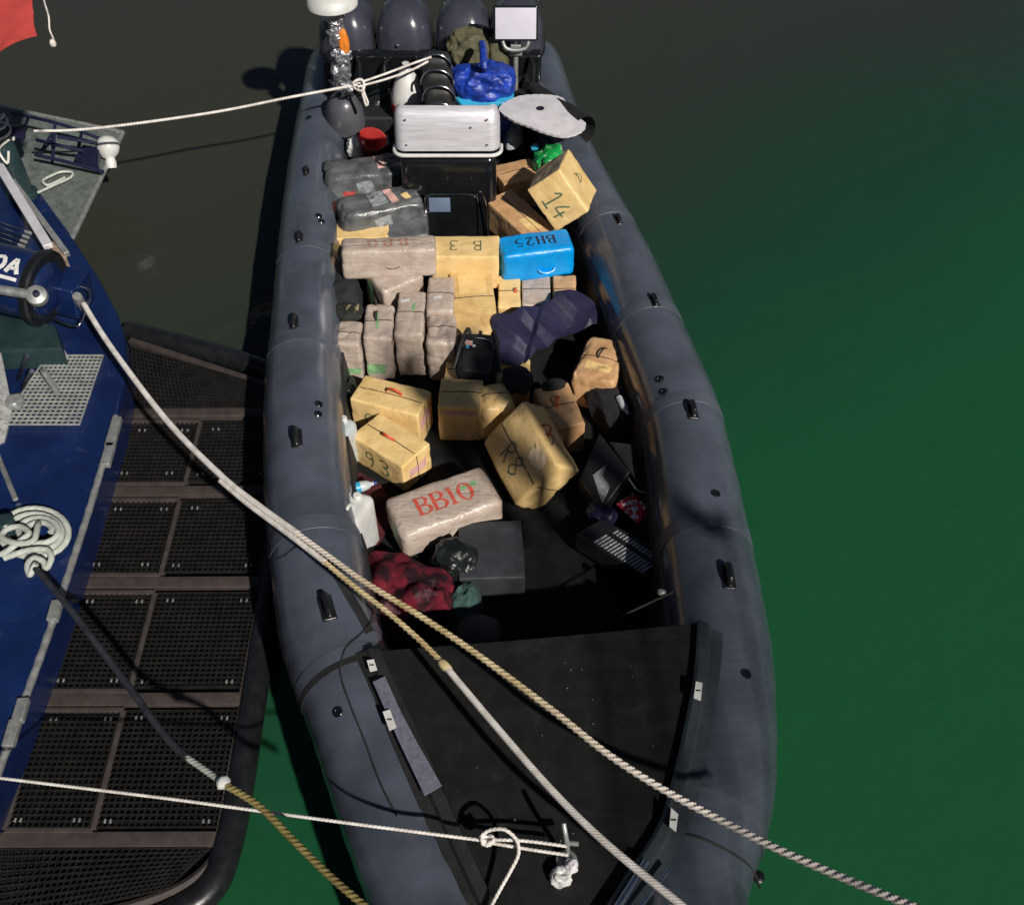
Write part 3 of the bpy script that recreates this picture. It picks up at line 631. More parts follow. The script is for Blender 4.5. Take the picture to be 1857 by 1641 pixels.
def bale(key, label, m, p0, p1, p2, H, r=.016, amp=.0045, group='wrapped bales piled in the inflatable boat', seam=True, pinch=0., n=20, name='wrapped_bale', box=None, fit=.555):
    """a wrapped bale: p0, p1, p2 = three corners of its upper face as (px, py, height), or box = (corner, axes, lengths)"""
    if box:
        K, A, Ls = box; ax = A[0].normalized(); ay = (A[1]-ax*A[1].dot(ax)).normalized(); az = ax.cross(ay)
        if az.dot(A[2]) > 0: az = -az
        hx, hy, hz = (q/2 for q in Ls); cen = K+ax*hx+ay*hy-az*hz; hx *= 1.09; hy *= 1.09; hz *= 1.05
    else:
        a, b, c = P(*p0), P(*p1), P(*p2)
        L = b-a; ax = L.normalized(); W = c-a; W = W-ax*W.dot(ax); ay = W.normalized(); az = ax.cross(ay)
        if az.z < 0: az = -az
        hx, hy, hz = L.length*fit, W.length*min(.545, fit+.03), H/2; cen = a+L/2+W/2-az*hz
    seed = len(ALLB)*1.37+.5; so = V((seed*3, seed*7, seed))
    def wp(q, nr):
        g = q*3.2+so; f = amp*(1.3*noise.noise(g)+.7*noise.noise(g*3.1)+.5*noise.noise(g*7.))
        f -= amp*1.1*max(0, 1-abs(noise.noise(q*7+so*2))*7)                       # sharp creases in the wrapping
        bulge = .035*min(hx, hy, hz)*(1-abs(q.x)/hx)*(1-abs(q.y)/hy)*1.5
        if pinch and abs(q.y) < .03: f -= pinch*(1-abs(q.y)/.03)
        return nr*(f+bulge)+noise.noise_vector(g*.5)*amp*1.6
    base = V((cen.x, cen.y, cen.z-abs(az.z)*hz-abs(ax.z)*hx-abs(ay.z)*hy))
    t = thing(name, label, 'bale', base, group)
    body = finish('wrapping', rounded(cen, ax, ay, az, hx, hy, hz, r, n, wp), m, t, smooth='all')
    bv = BVHTree.FromPolygons([v.co+base for v in body.data.vertices], [p.vertices for p in body.data.polygons])
    d = dict(t=t, body=body, bvh=bv, c=cen, ax=ax, ay=ay, az=az, h=(hx, hy, hz)); ALLB[key] = d
    if seam: seam_cord(d)
    return d
def seam_cord(d, off=0., mat_='cordblk', r=.0035, side=True):
    pts = []; hx, hy, hz = d['h']; R = 40
    for i in range(R+1):
        t = -1+2*i/R; h = d['bvh'].ray_cast(d['c']+d['ax']*hx*t*.9+d['ay']*off+d['az']*.6, -d['az'])
        if h[0] is not None: pts.append(h[0]+d['az']*.0008)
    if side:
        for s in (1, -1):
            e = []
            for i in range(13):
                h = d['bvh'].ray_cast(d['c']+d['az']*hz*(.86-1.72*i/12)+d['ay']*off+d['ax']*s*(hx+.4), -d['ax']*s)
                if h[0] is not None: e.append(h[0]+d['ax']*s*.0008)
            pts = (pts+e) if s == 1 else (e[::-1]+pts)
    if len(pts) > 3: finish('seam_cord', sweep(new(), pts, r, 6), mat_, d['t'])
def face(d, f):
    hx, hy, hz = d['h']; c = d['c']
    if f == 'top': return c+d['az']*hz, d['ax'], d['ay'], d['az'], hx, hy
    if f == 'front': return c-d['ay']*hy, d['ax'], d['az'], -d['ay'], hx, hz
    if f == 'back': return c+d['ay']*hy, d['ax'], d['az'], d['ay'], hx, hz
    if f == 'end0': return c-d['ax']*hx, d['ay'], d['az'], -d['ax'], hy, hz
    if f == 'end1': return c+d['ax']*hx, d['ay'], d['az'], d['ax'], hy, hz
def write(d, f, text, glyphs, m, size, du=0., dv=0., rot=0., space=.8):
    c, u, v, n, hu, hv = face(d, f); c = c+u*du+v*dv
    up = v*math.cos(rot)+u*math.sin(rot); right = up.cross(n)
    finish('lettering', lettering(d['bvh'], text, glyphs, c, right, up, n, size, space=space), m, d['t'])
def tape(d, f, m, du, dv, hu_, hv_, rot=0., jag=.004, lift=.0022, name='tape'):
    c, u, v, n, hu, hv = face(d, f); c = c+u*du+v*dv
    uu = u*math.cos(rot)+v*math.sin(rot); vv = -u*math.sin(rot)+v*math.cos(rot)
    finish(name, patch(d['bvh'], c, uu, vv, n, hu_, hv_, lift, 12, jag, len(ALLB)), m, d['t'])
def handle(d, f, m, du=0., dv=0., w=.06, h=.045, rot=0., lean=.0, r=.006, flat=True):
    c, u, v, n, hu, hv = face(d, f); c = c+u*du+v*dv; hit = d['bvh'].ray_cast(c+n*.3, -n); c = hit[0] if hit[0] is not None else c
    uu = u*math.cos(rot)+v*math.sin(rot); nn = (n+(n.cross(uu))*lean).normalized(); side = uu.cross(nn)
    pts = catmull([c-uu*w-n*.004, c-uu*w*.75+nn*h*.6, c-uu*w*.25+nn*h, c+uu*w*.3+nn*h*.95, c+uu*w*.8+nn*h*.55, c+uu*w-n*.004], 5)
    bm = new(); N = len(pts); rows = []
    for i, p in enumerate(pts):
        tdir_ = (pts[min(i+1, N-1)]-pts[max(i-1, 0)]).normalized(); up_ = side.cross(tdir_)
        rows.append([bm.verts.new(p+side*r*1.6*sx+up_*r*.45*sy) for sx, sy in ((-1, -1), (1, -1), (1, 1), (-1, 1))])
    for A, B in zip(rows, rows[1:]):
        for k in range(4): bm.faces.new((A[k], A[(k+1) % 4], B[(k+1) % 4], B[k]))
    bm.faces.new(rows[0][::-1]); bm.faces.new(rows[-1])
    finish('handle', bm, m, d['t'])

# --- forward heap
d = bale('93', 'yellow bale numbered 93 with a red handle, beside the white jerrycan', 'yellow', (727, 843, .40), (643, 790, .40), (791, 812, .40), .27)
write(d, 'front', '93', Hn, 'inkgreen', .15, dv=-.0, space=.95); handle(d, 'top', 'redstrap', .02, .0, .055, .05, lean=.6)
tape(d, 'end0', 'pinktape', 0, .0, .09, .035, name='pink_tape_band')
d = bale('07', 'yellow bale with a red handle, just behind bale 93', 'yellow', (752, 752, .46), (640, 723, .46), (793, 714, .46), .33)
write(d, 'front', '07', Hn, 'inkgreen', .13, du=.05, space=1.1); handle(d, 'top', 'redstrap', -.02, .02, .06, .055, lean=.3)
tape(d, 'end0', 'pinktape', 0, .03, .1, .05, name='pink_tape_band')
d = bale('C', 'square yellow bale in front of the black backpack', 'yellow', (797, 734, .48), (869, 737, .48), (801, 686, .48), .36)
tape(d, 'front', 'pinktape', 0, .11, .12, .02, name='pink_tape_band')
bale('D', 'yellow bale with a crumpled pointed end, right beside the square yellow bale', 'yellow', (876, 742, .48), (936, 735, .46), (878, 693, .48), .36, r=.07, amp=.0096)
bale('E', 'tan bale lying under the black backpack', 'yellow', (812, 690, .36), (952, 694, .36), (818, 648, .36), .24)
d = bale('R8', 'large yellow bale marked R8, tipped on edge with a red tag', 'yellow', 0, 0, 0, 0, amp=.0072, r=.035, box=corner(1006, 842, .55, (-62, -114), (-72, 74), (44, 10)))
c_, u_, v_, n_, hu_, hv_ = face(d, 'top')
finish('lettering', lettering(d['bvh'], 'R8', Hn, c_+v_*.06, -u_, -v_, n_, .155, space=.85), 'inkgreen', d['t'])
M['cream'] = mat('pale_inner_paper', (.80, .66, .46), .45, col2=(.74, .54, .36), vscale=9, bump=.3, bscale=40, crease=.15, crscale=6)
tape(d, 'top', 'cream', -.15, -.125, .085, .06, .12, jag=.03, lift=.006, name='folded_flap')
handle(d, 'front', 'redstrap', .03, .05, .05, .05, lean=-.3); handle(d, 'front', 'cordblk', -.06, .06, .05, .04, r=.003)
d = bale('G', 'orange tan bale with a limp red strap, behind bale R8', 'tan', (1000, 776, .42), (1058, 764, .42), (958, 710, .42), .30)
handle(d, 'top', 'redstrap', 0, .02, .05, .05, rot=1.2, lean=.4)
d = bale('H', 'tan bale with a crumpled end against the lining on the open water side', 'tan', (1040, 676, .46), (1113, 694, .46), (1050, 604, .46), .34, amp=.0108, r=.05)
handle(d, 'top', 'cordblk', -.01, .04, .06, .03, rot=1.3, r=.004); tape(d, 'top', 'yellow', 0., -.1, .1, .04, name='paper_flap')
d = bale('BB10', 'taupe bale stencilled BB10 in red, in front of bale 93', 'taupe', (738, 968, .45), (905, 908, .45), (690, 905, .45), .26, r=.055, seam=False)
write(d, 'top', 'BB10', S, 'inkred', .15, du=.0, dv=.0, space=.74)
tape(d, 'top', 'greentape', .2, .04, .06, .02, .1, name='green_tape'); tape(d, 'end0', 'greentape', -.05, .02, .03, .08, name='green_tape')
d = bale('J', 'slate grey board covered box behind the red blanket', 'greybox', (838, 1046, .34), (946, 1042, .34), (824, 950, .34), .22, r=.012, amp=.003, name='slate_box')
d['t']['category'] = 'box'; del d['t']['group']
# --- the row of taupe bales
d = bale('s1', 'taupe bale with a green tape band, next to the tube on the pontoon side', 'taupe', (606, 624, .56), (651, 624, .56), (611, 582, .56), .43, amp=.008, r=.03, fit=.5)
tape(d, 'front', 'greentape', 0, -.06, .08, .03, name='green_tape')
d = bale('s2', 'taupe bale with a black and green cord', 'taupe', (656, 612, .57), (710, 612, .57), (660, 554, .57), .44, amp=.009, r=.03, fit=.5)
tape(d, 'top', 'greentape', -.01, 0, .012, .09, .1, name='green_tape'); handle(d, 'top', 'cordblk', -.02, .05, .05, .03, rot=1.6, r=.005); tape(d, 'front', 'greentape', -.03, -.1, .07, .05, name='green_tape')
d = bale('s3', 'taupe bale with a paper tag, third in the row from the tube', 'taupe', (714, 604, .58), (768, 604, .58), (714, 530, .58), .45, amp=.009, r=.03, fit=.5)
tape(d, 'top', 'greentape', .02, .05, .014, .04, name='green_tape'); tape(d, 'top', 'white', -.05, .13, .035, .02, .1, name='paper_tag')
d = bale('s4', 'taupe bale with shiny wrinkles beside the long creased yellow bale', 'taupe', (771, 620, .56), (826, 620, .56), (771, 566, .56), .43, amp=.012, r=.045, fit=.5)
d = bale('s5', 'dark taupe bale with a small pale tag, below the yellow bale lettered B3', 'taupe', (772, 562, .60), (822, 562, .60), (774, 502, .60), .45, r=.03, fit=.5)
tape(d, 'top', 'white', -.02, -.06, .035, .018, .3, name='paper_tag')
# --- middle heap
d = bale('T', 'big taupe bale with a slit handle, high on the pile', 'taupe', (626, 455, .86), (783, 450, .84), (590, 432, .84), .26, r=.035, seam=False)
write(d, 'top', 'BB0', S, 'inkrust', .11, rot=math.pi, space=1.1); seam_cord(d, mat_='taupe', r=.004); handle(d, 'front', 'cordblk', .02, -.02, .06, .02, r=.003, lean=-.8)
d = bale('U', 'taupe bale with green tape wedged under the big taupe bale', 'taupe', (697, 528, .60), (764, 500, .60), (630, 508, .60), .30, r=.03, seam=False)
tape(d, 'end0', 'greentape', .06, 0, .035, .12, name='green_tape')
d = bale('V', 'yellow bale lettered B3 between the big taupe bale and the blue bale', 'yellow', (784, 464, .74), (903, 464, .74), (786, 429, .74), .33, seam=False, fit=.52)
write(d, 'top', 'B3', Hn, 'inkgreen', .12, rot=math.pi, space=1.6)
d = bale('W', 'long yellow bale lying below the bale lettered B3, creased across', 'straw', (831, 604, .47), (903, 598, .47), (822, 482, .60), .28, amp=.0060, pinch=.004)
tape(d, 'top', 'yellow', 0, .13, .11, .1, name='paper_flap', jag=.01, lift=.004)
d = bale('X', 'bright blue bale stencilled BH25 with a blue handle', 'bluewrap', (913, 464, .72), (1042, 447, .72), (901, 429, .72), .29, r=.045, seam=False, fit=.51)
write(d, 'top', 'BH25', S, 'inkdark', .105, rot=math.pi, space=.85); handle(d, 'front', 'bluewrap', .06, -.03, .07, .035, lean=-1.2, r=.01)
bale('w1', 'small yellow bale half under the blue bale', 'yellow', (903, 556, .44), (944, 556, .44), (903, 500, .48), .28, fit=.495)
handle(ALLB['w1'], 'top', 'redstrap', .05, .0, .025, .02, rot=1.5)
bale('w2', 'pale taupe bale between the blue bale and indigo tarpaulin', 'taupe', (946, 552, .42), (1000, 552, .42), (946, 496, .46), .28, fit=.495)
bale('w3', 'pinkish tan bale between the blue bale and hull side', 'tan', (1003, 548, .42), (1046, 548, .42), (1000, 500, .46), .28, fit=.495)
# --- by the console
d = bale('Y', 'yellow bale numbered 14 tilted against the tube, with a round handle', 'yellow', 0, 0, 0, 0, seam=False, box=corner(1014, 311, 1.12, (49, 68), (-54, 33), (17, -34)))
c_, u_, v_, n_, hu_, hv_ = face(d, 'top')
finish('lettering', lettering(d['bvh'], '14', Hn, c_+v_*.02+u_*.03, u_, -v_, n_, .17, space=.85), 'inkgreen', d['t'])
handle(d, 'front', 'inkgreen', -.02, .0, .045, .035, lean=.4, r=.006)
d = bale('Z', 'tan bale lying aslant between the console and bale 14', 'tan', (885, 363, .62), (956, 430, .58), (914, 330, .62), .28)
tape(d, 'top', 'yellow', .16, 0, .09, .07, name='paper_flap')
bale('AA', 'tan bale half hidden behind bale 14', 'tan', (917, 334, .52), (982, 318, .52), (915, 298, .52), .32)
d = bale('AD', 'dark plastic wrapped bale with red tape, beside the console windscreen', 'dkwrap', (596, 326, .74), (738, 311, .74), (600, 288, .74), .34, amp=.016, r=.06, seam=False)
tape(d, 'top', 'pinktape', .12, 0, .035, .1, .1, name='red_tape'); tape(d, 'front', 'redtape', -.18, 0, .05, .03, name='red_tape'); tape(d, 'front', 'greyt', -.02, 0, .07, .12, .2, name='clear_film')
d = bale('AE', 'dark plastic wrapped bale with pink tape, beside the console hatch', 'dkwrap', (626, 392, .72), (764, 366, .72), (622, 354, .72), .34, amp=.016, r=.07, seam=False)
tape(d, 'top', 'pinktape', .1, 0, .035, .1, .2, name='red_tape'); tape(d, 'top', 'greyt', -.02, 0, .07, .1, .1, name='clear_film'); tape(d, 'front', 'greyt', .0, 0, .07, .1, .2, name='clear_film'); tape(d, 'top', 'yellow', .22, -.04, .03, .04, .3, name='torn_paper')
bale('AG', 'dark grey wrapped slab leaning by the console hatch', 'dkwrap', (700, 428, .56), (772, 424, .56), (698, 378, .56), .3, amp=.01, r=.03, seam=False)
bale('AH', 'yellow bale showing beneath the dark wrapped bales', 'yellow', (603, 400, .46), (690, 396, .46), (603, 345, .46), .3, seam=False)
bale('AI', 'yellow bale edge behind the big taupe bale', 'yellow', (604, 432, .56), (700, 430, .56), (607, 398, .56), .34, seam=False)

# ================================================================== loose gear in the forward well
def jerry(name, label, px, py, z0, yaw, hx, hy, hz, m, cap='redplas'):
    c = P(px, py, z0+hz); t = thing(name, label, 'canister', V((c.x, c.y, z0)))
    a = V((math.cos(yaw), math.sin(yaw), 0)); b = Z.cross(a)
    finish('body', rounded(c, a, b, Z, hx, hy, hz, .05, 16, lambda q, n: n*-.008*max(0, math.cos(q.z*30))*(1 if abs(q.x) < hx*.6 else 0)), m, t)
    finish('grip', pipe([c+Z*hz*.92-a*hx*.5, c+Z*(hz+.045)-a*hx*.3, c+Z*(hz+.05)+a*hx*.1, c+Z*hz*.92+a*hx*.35], .013), m, t)
    finish('cap', lathe([(.028, 0), (.028, .03), (.022, .036)], c+Z*hz*.97+a*hx*.68, Z, 18), cap, t)
jerry('jerrycan', 'white plastic jerrycan wedged against the tube by the blanket', 641, 972, FLOOR, 1.25, .19, .10, .25, 'white', 'white')
jerry('water_canister', 'cloudy clear plastic canister wedged between the tube and bale 93', 617, 815, FLOOR, 1.2, .15, .09, .2, 'whitecl', 'white')
c = P(648, 884, .36); t = thing('plastic_bottle', 'small clear water bottle with a blue label below the cloudy canister', 'bottle', V((c.x, c.y, .3)))
finish('body', lathe([(.0, -.12), (.035, -.115), (.038, -.1), (.038, .04), (.03, .075), (.014, .1), (.014, .115), (.0, .116)], c, V((1, .35, 0)), 20), 'whitecl', t)
finish('label_band', lathe([(.039, -.05), (.0393, -.049), (.0393, .02), (.039, .021)], c, V((1, .35, 0)), 20), 'cyan', t)
finish('cap', lathe([(.016, .115), (.016, .135), (.0, .136)], c, V((1, .35, 0)), 16), 'bluetarp', t)
c = P(665, 915, .2); tag(finish('red_cloth', laid_sheet([(640, 860, .17), (690, 880, .17), (705, 930, .17), (690, 985, .17), (650, 1000, .17), (630, 930, .2)], [(665, 915, .22)], 3, ridge=.02, freq=7), mat('dark_red_cloth', (.075, .006, .009), .9, var=.5, vscale=10, bump=.4), origin=V((c.x, c.y, FLOOR))), 'dark red cloth lying on the floor beside bale BB10', 'cloth')
# blanket
out = [P(x, y, FLOOR+.02) for x, y in ((655, 1020), (690, 1000), (745, 1012), (790, 1030), (835, 1055), (858, 1085), (848, 1120), (800, 1140), (760, 1160), (705, 1165), (675, 1120), (655, 1070))]
bl = finish('blanket', laid_sheet([(655, 1020, .30), (690, 1002, .36), (745, 1012, .38), (790, 1030, .36), (835, 1055, .28), (858, 1085, .20), (848, 1120, .16), (800, 1140, .16), (760, 1160, .17), (705, 1168, .16), (675, 1120, .18), (655, 1070, .22)],
        [(690, 1035, .46), (715, 1070, .34), (730, 1030, .46), (755, 1060, .50), (770, 1095, .36), (800, 1070, .48), (815, 1095, .34), (720, 1105, .38), (745, 1125, .28), (775, 1120, .34), (700, 1080, .44), (785, 1045, .40), (690, 1130, .28)], 2, .008, .045, V((.8, .6, 0)), 6.5, 70, 240), 'camo', origin=V((out[0].x+.2, out[0].y-.2, FLOOR)))
tag(bl, 'crumpled red and black patterned blanket heaped behind the foredeck', 'blanket')
c = P(828, 1022, .26); bg = finish('bin_bag', lump(c, V((.8, -.6, 0)).normalized(), V((.6, .8, 0)).normalized(), .14, .11, .14, .022, 6, 5, 5), 'bag', origin=V((c.x, c.y, FLOOR)))
tag(bg, 'shiny black bin bag between the blanket and slate grey box', 'bag')
c = P(842, 1105, .24); tag(finish('teal_cloth', drape([P(x, y, FLOOR+.02) for x, y in ((822, 1085), (866, 1075), (875, 1110), (850, 1145), (812, 1130))], .34, FLOOR+.03, .03, 9, 4, 14, 50), mat('teal_rag_cloth', (.03, .075, .07), .9, var=.4, vscale=14, bump=.4), origin=V((c.x, c.y, FLOOR))), 'dark teal rag crumpled beside the red blanket', 'cloth')
c = P(868, 1150, .2); tag(finish('grey_canvas_shoe_bag', lump(c, X, Y, .13, .1, .1, .012, 8, 6), mat('grey_brown_canvas', (.12, .105, .09), .85, var=.3, bump=.4), origin=V((c.x, c.y, FLOOR))), 'small grey brown sack tucked behind the foredeck edge', 'sack')
# black seats with silver mesh
def meshbox(name, label, corners, z, h, weave, m='carbon', tilt=0.):
    pts = [P(x, y, z+dz) for x, y, dz in corners]; c = sum(pts, V())/4; t = thing(name, label, 'cushion', V((c.x, c.y, FLOOR)))
    finish('body', slab(pts, h, .012), m, t)
    for w in weave:
        g = [pts[0]+(pts[1]-pts[0])*a+(pts[3]-pts[0])*b for a, b in w]; n = (pts[1]-pts[0]).cross(pts[3]-pts[0]).normalized(); n = n if n.z > 0 else -n
        q = finish('mesh_panel', slab([p+n*.004 for p in g], .004), 'greybox', t)
        bm = new(); k = 15
        for i in range(k):
            a = g[0].lerp(g[1], (i+.2)/k); b = g[3].lerp(g[2], (i+.2)/k); a2 = g[0].lerp(g[1], (i+.75)/k); b2 = g[3].lerp(g[2], (i+.75)/k)
            vs = [bm.verts.new(p+n*.0065) for p in (a, a2, b2, b)]; bm.faces.new(vs)
            vm = [bm.verts.new(p+n*.009) for p in (a.lerp(a2, .3), a.lerp(a2, .7), b.lerp(b2, .7), b.lerp(b2, .3))]; bm.faces.new(vm)
            for s in range(4): bm.faces.new((vs[s], vs[(s+1) % 4], vm[(s+1) % 4], vm[s])) 
        bmesh.ops.delete(bm, geom=[f for f in bm.faces if f.calc_area() < 1e-12], context='FACES')
        finish('mesh_weave', bm, 'silverweave', q, kind='stuff')
    return t
meshbox('mesh_cushion', 'black cushion with two strips of silver mesh, nearest the foredeck', [(1045, 968, 0), (1168, 1045, 0), (1206, 1000, .04), (1092, 940, .04)], .34, .16,
        [[(.22, .08), (.96, .05), (.96, .5), (.22, .55)], [(.25, .72), (.98, .66), (.98, .86), (.25, .92)]])
tb = meshbox('folded_cushion', 'black folded cushion with a silver mesh corner, behind the red foil packet', [(1050, 868, .0), (1090, 925, 0), (1142, 855, .12), (1088, 785, .1)], .36, .12,
        [[(.35, .30), (.98, .10), (.98, .62), (.62, .72)]])
pts = [P(1105, 800, .5), P(1160, 880, .46), P(1192, 892, .4), P(1150, 805, .44)]
finish('flap', slab(pts, .03, .01), 'carbon', tb)
finish('flap_piping', pipe([P(1140, 868, .45), P(1155, 888, .46), P(1175, 894, .43), P(1193, 890, .41)], .006), 'silverweave', tb)
c = P(1152, 921, .34); a = (P(1178, 945, .34)-P(1128, 900, .34)).normalized(); b = Z.cross(a)
bm = new(); bmesh.ops.create_grid(bm, x_segments=26, y_segments=20, size=1)
for v in bm.verts:
    q = v.co.copy(); zz = .03*(1-q.x**4)*(1-q.y**4)+.012*noise.noise(V((q.x*3, q.y*3, 1)))+(.008*math.sin(q.y*22) if abs(q.x) > .86 else 0)
    v.co = c+a*q.x*.105+b*q.y*.075+Z*zz
bmesh.ops.solidify(bm, geom=list(bm.faces), thickness=.01)
pk = finish('foil_packet', bm, 'wrapred', origin=V((c.x, c.y, c.z-.02))); tag(pk, 'torn red and white foil packet lying on the black cushions', 'packet')
c = P(1092, 935, .26); tag(finish('navy_strap_bag', lump(c, a, b, .1, .08, .08, .015, 9, 8), 'navy', origin=V((c.x, c.y, FLOOR))), 'small navy pouch beside the red foil packet', 'pouch')
c = P(1120, 740, .24); tag(finish('black_duffel', lump(c, V((.5, -.86, 0)), V((.86, .5, 0)), .3, .17, .14, .025, 6, 9), 'cloth', origin=V((c.x, c.y, FLOOR))), 'black cloth duffel lying along the lining on the open water side', 'bag')
c = P(1130, 735, .4); t = thing('clear_bottle', 'small clear bottle on the black duffel', 'bottle', V((c.x, c.y, .38)))
finish('body', lathe([(.0, -.09), (.028, -.085), (.03, -.07), (.03, .03), (.012, .07), (.012, .08), (.0, .081)], c, V((.3, -1, .1)), 18), 'whitecl', t); finish('cap', lathe([(.014, .08), (.014, .097), (0, .098)], c, V((.3, -1, .1)), 14), 'white', t)
# black backpack with stickers
c = P(868, 652, .47); ya = -.12; a = V((math.cos(ya), math.sin(ya), 0)); b = (Z.cross(a)*.9+Z*.42).normalized(); n = a.cross(b)
t = thing('backpack', 'black backpack with a small sticker lying on the tan bale', 'backpack', V((c.x, c.y, .36)))
bp = finish('body', rounded(c, a, b, n, .15, .185, .085, .06, 18, lambda q, nn: nn*.012*noise.noise(q*9)), 'cloth', t)
bv = BVHTree.FromPolygons([v.co+world_loc(bp) for v in bp.data.vertices], [p.vertices for p in bp.data.polygons])
finish('front_pocket', rounded(c-b*.05+n*.07, a, b, n, .12, .1, .03, .025, 14, lambda q, nn: nn*.006*noise.noise(q*12)), 'blackmat', t)
finish('zip', pipe([c+n*.085+a*x+b*y for x, y in ((-.12, .06), (-.09, .12), (0, .135), (.09, .12), (.12, .06))], .004, 6), 'chrome', t)
e = finish('emblem', patch(bv, c+a*-.075+b*.09, a, b, n, .026, .018, .003, 6, .006, 1), 'pinktape', t); finish('emblem_drop', patch(bv, c+a*-.082+b*.06, a, b, n, .011, .02, .003, 6, .006, 2), 'cyan', t)
finish('logo_tag', patch(bv, c+a*-.035+b*.07, a, b, n, .012, .01, .003, 4), 'white', t)
for sgn in (-1, 1): finish('shoulder_strap', pipe([c+a*.08*sgn+b*.17+n*.03, c+a*.1*sgn+b*.21+n*.07, c+a*.13*sgn+b*.1+n*.09, c+a*.17*sgn-b*.1+n*.02], .014, 8), 'blackmat', t)
c = P(938, 690, .46); tag(finish('cloth_beanie', lump(c, X, Y, .1, .11, .06, .015, 9, 11), 'cloth', origin=V((c.x, c.y, .36))), 'black cloth beanie by the pointed yellow bale', 'hat')
c = P(1005, 698, .44); tag(finish('black_glove', lump(c, V((.9, .3, 0)).normalized(), V((-.3, .9, 0)).normalized(), .085, .04, .03, .01, 14, 12), 'cloth', origin=V((c.x, c.y, .42))), 'black glove resting on the orange tan bale', 'glove')
# indigo tarpaulin
out = [P(x, y, .42) for x, y in ((893, 572), (930, 556), (985, 540), (1035, 520), (1075, 540), (1092, 575), (1080, 605), (1030, 625), (985, 648), (940, 662), (905, 655), (896, 615))]
tp_ = finish('tarpaulin', laid_sheet([(893, 572, .50), (930, 560, .54), (985, 540, .56), (1035, 522, .52), (1072, 540, .46), (1092, 575, .38), (1080, 605, .30), (1030, 628, .27), (985, 650, .30), (940, 664, .36), (905, 655, .40), (896, 615, .46)],
        [(960, 600, .50), (1010, 585, .46)], 7, ridge=.012, freq=2.2, eps=.04, folds=(((885, 590), (1010, 650), .05, .16), ((925, 560), (1040, 632), .045, .2), ((1000, 538), (1090, 590), .05, .18), ((1010, 650), (1085, 560), .04, .12), ((940, 668), (985, 545), -.03, .1))), 'indigo', origin=V((out[0].x+.4, out[0].y-.3, .3))); tag(tp_, 'folded indigo tarpaulin spread over the bales below the blue bale', 'tarpaulin')
out = [P(x, y, .36) for x, y in ((900, 650), (960, 660), (1030, 630), (1040, 660), (1025, 700), (970, 705), (925, 690))]
# dark bundle by the left tube
c = P(622, 540, .45); tag(finish('dark_bundle', lump(c, X, Y, .13, .2, .15, .02, 7, 14), 'cloth', origin=V((c.x, c.y, FLOOR))), 'dark cloth bundle squeezed between the tube and taupe bales', 'bundle')
c = P(632, 566, .56); tag(finish('camouflage_hat', lump(c, X, Y, .1, .085, .035, .012, 10, 15), mat('camouflage_cloth', (.012, .014, .01), .85, col2=(.26, .22, .12), vscale=20, fac=(.34, .38), detail=1, bump=.3), origin=V((c.x, c.y, .52))), 'black and beige patterned hat on the end of the taupe row', 'hat')
c = P(622, 705, .3); tag(finish('black_plastic_sheet', drape([P(x, y, FLOOR+.02) for x, y in ((600, 690), (645, 700), (660, 740), (640, 775), (605, 765))], .34, FLOOR+.03, .04, 8, 16, 14, 50), 'bag', origin=V((c.x, c.y, FLOOR))), 'crumpled black plastic sheet between the taupe row and bale 07', 'sheet')

# ================================================================== console and stern gear
cf = P(818, 425, .30); yaw = math.atan2(tdir.y, tdir.x); fx = V((math.cos(yaw), math.sin(yaw), 0)); fy = Z.cross(fx)   # fy aft
cc = V((cf.x, cf.y, 0))
con = thing('steering_console', 'black steering console with a curved aluminium windscreen and chrome framed hatch', 'console', V((cc.x, cc.y+.2, FLOOR)))
CH = .90
finish('body', rounded(cc+fy*.32+Z*(FLOOR+CH/2), fx, fy, Z, .40, .30, CH/2, .07, 16, lambda q, n: V((0, .10*(q.z/CH), 0))), 'blackgl', con)
zb = FLOOR+CH
def uwall(zlo, zhi, w, dback, rr, lean, n=8):
    pts = []
    pts.append((-w, dback)); 
    for i in range(n+1): a = math.pi+math.pi/2*i/n; pts.append((-w+rr+rr*math.cos(a), rr+rr*math.sin(a)))
    for i in range(n+1): a = -math.pi/2+math.pi/2*i/n; pts.append((w-rr+rr*math.cos(a), rr+rr*math.sin(a)))
    pts.append((w, dback)); return pts
wsp = uwall(0, 0, .435, .16, .09, 0)
rowsw = []
wtop = zb+.43
for k, (h, ins) in enumerate(((.0, 0), (.1, 0), (.2, .002), (.28, .008), (.315, .025), (.33, .06))):
    rowsw.append([cc+fx*(x*(1-ins*.9))+fy*(y+.07+h*.22+ins*1.2)+Z*(zb+.06+h*(1-max(0, y-.02)*2.4)) for x, y in wsp])
ws = ribbon(rowsw, 'alu', 'windscreen', con, .012)
finish('windscreen_lip', sweep(new(), [cc+fx*x*1.02+fy*(y+.05)+Z*(zb+.03) for x, y in wsp], .016, 10), 'white', con)
for x, z in ((-.33, .26), (.33, .26), (-.33, .06), (.33, .06), (.2, .2)): finish('rivet', lathe([(.009, 0), (.007, .006), (0, .007)], cc+fx*x+fy*(.055+z*.22)+Z*(zb+.06+z), -fy, 10), 'chrome', ws)
hz0, hz1 = FLOOR+.13, FLOOR+.62
fr = [(-.22, hz0), (-.22, hz1-.08), (-.2, hz1-.02), (-.14, hz1), (.14, hz1), (.2, hz1-.02), (.22, hz1-.08), (.22, hz0)]
hz_off = .0
hatch = finish('hatch', obox(new(), cc+fx*.02+Z*((hz0+hz1)/2)-fy*.035, fx, fy, Z, .225, .012, (hz1-hz0)/2, .01), 'blackgl', con)
finish('hatch_frame', sweep(new(), catmull([cc+fx*(.02+x)-fy*.05+Z*z for x, z in fr], 4), .008, 8), 'chrome', hatch)
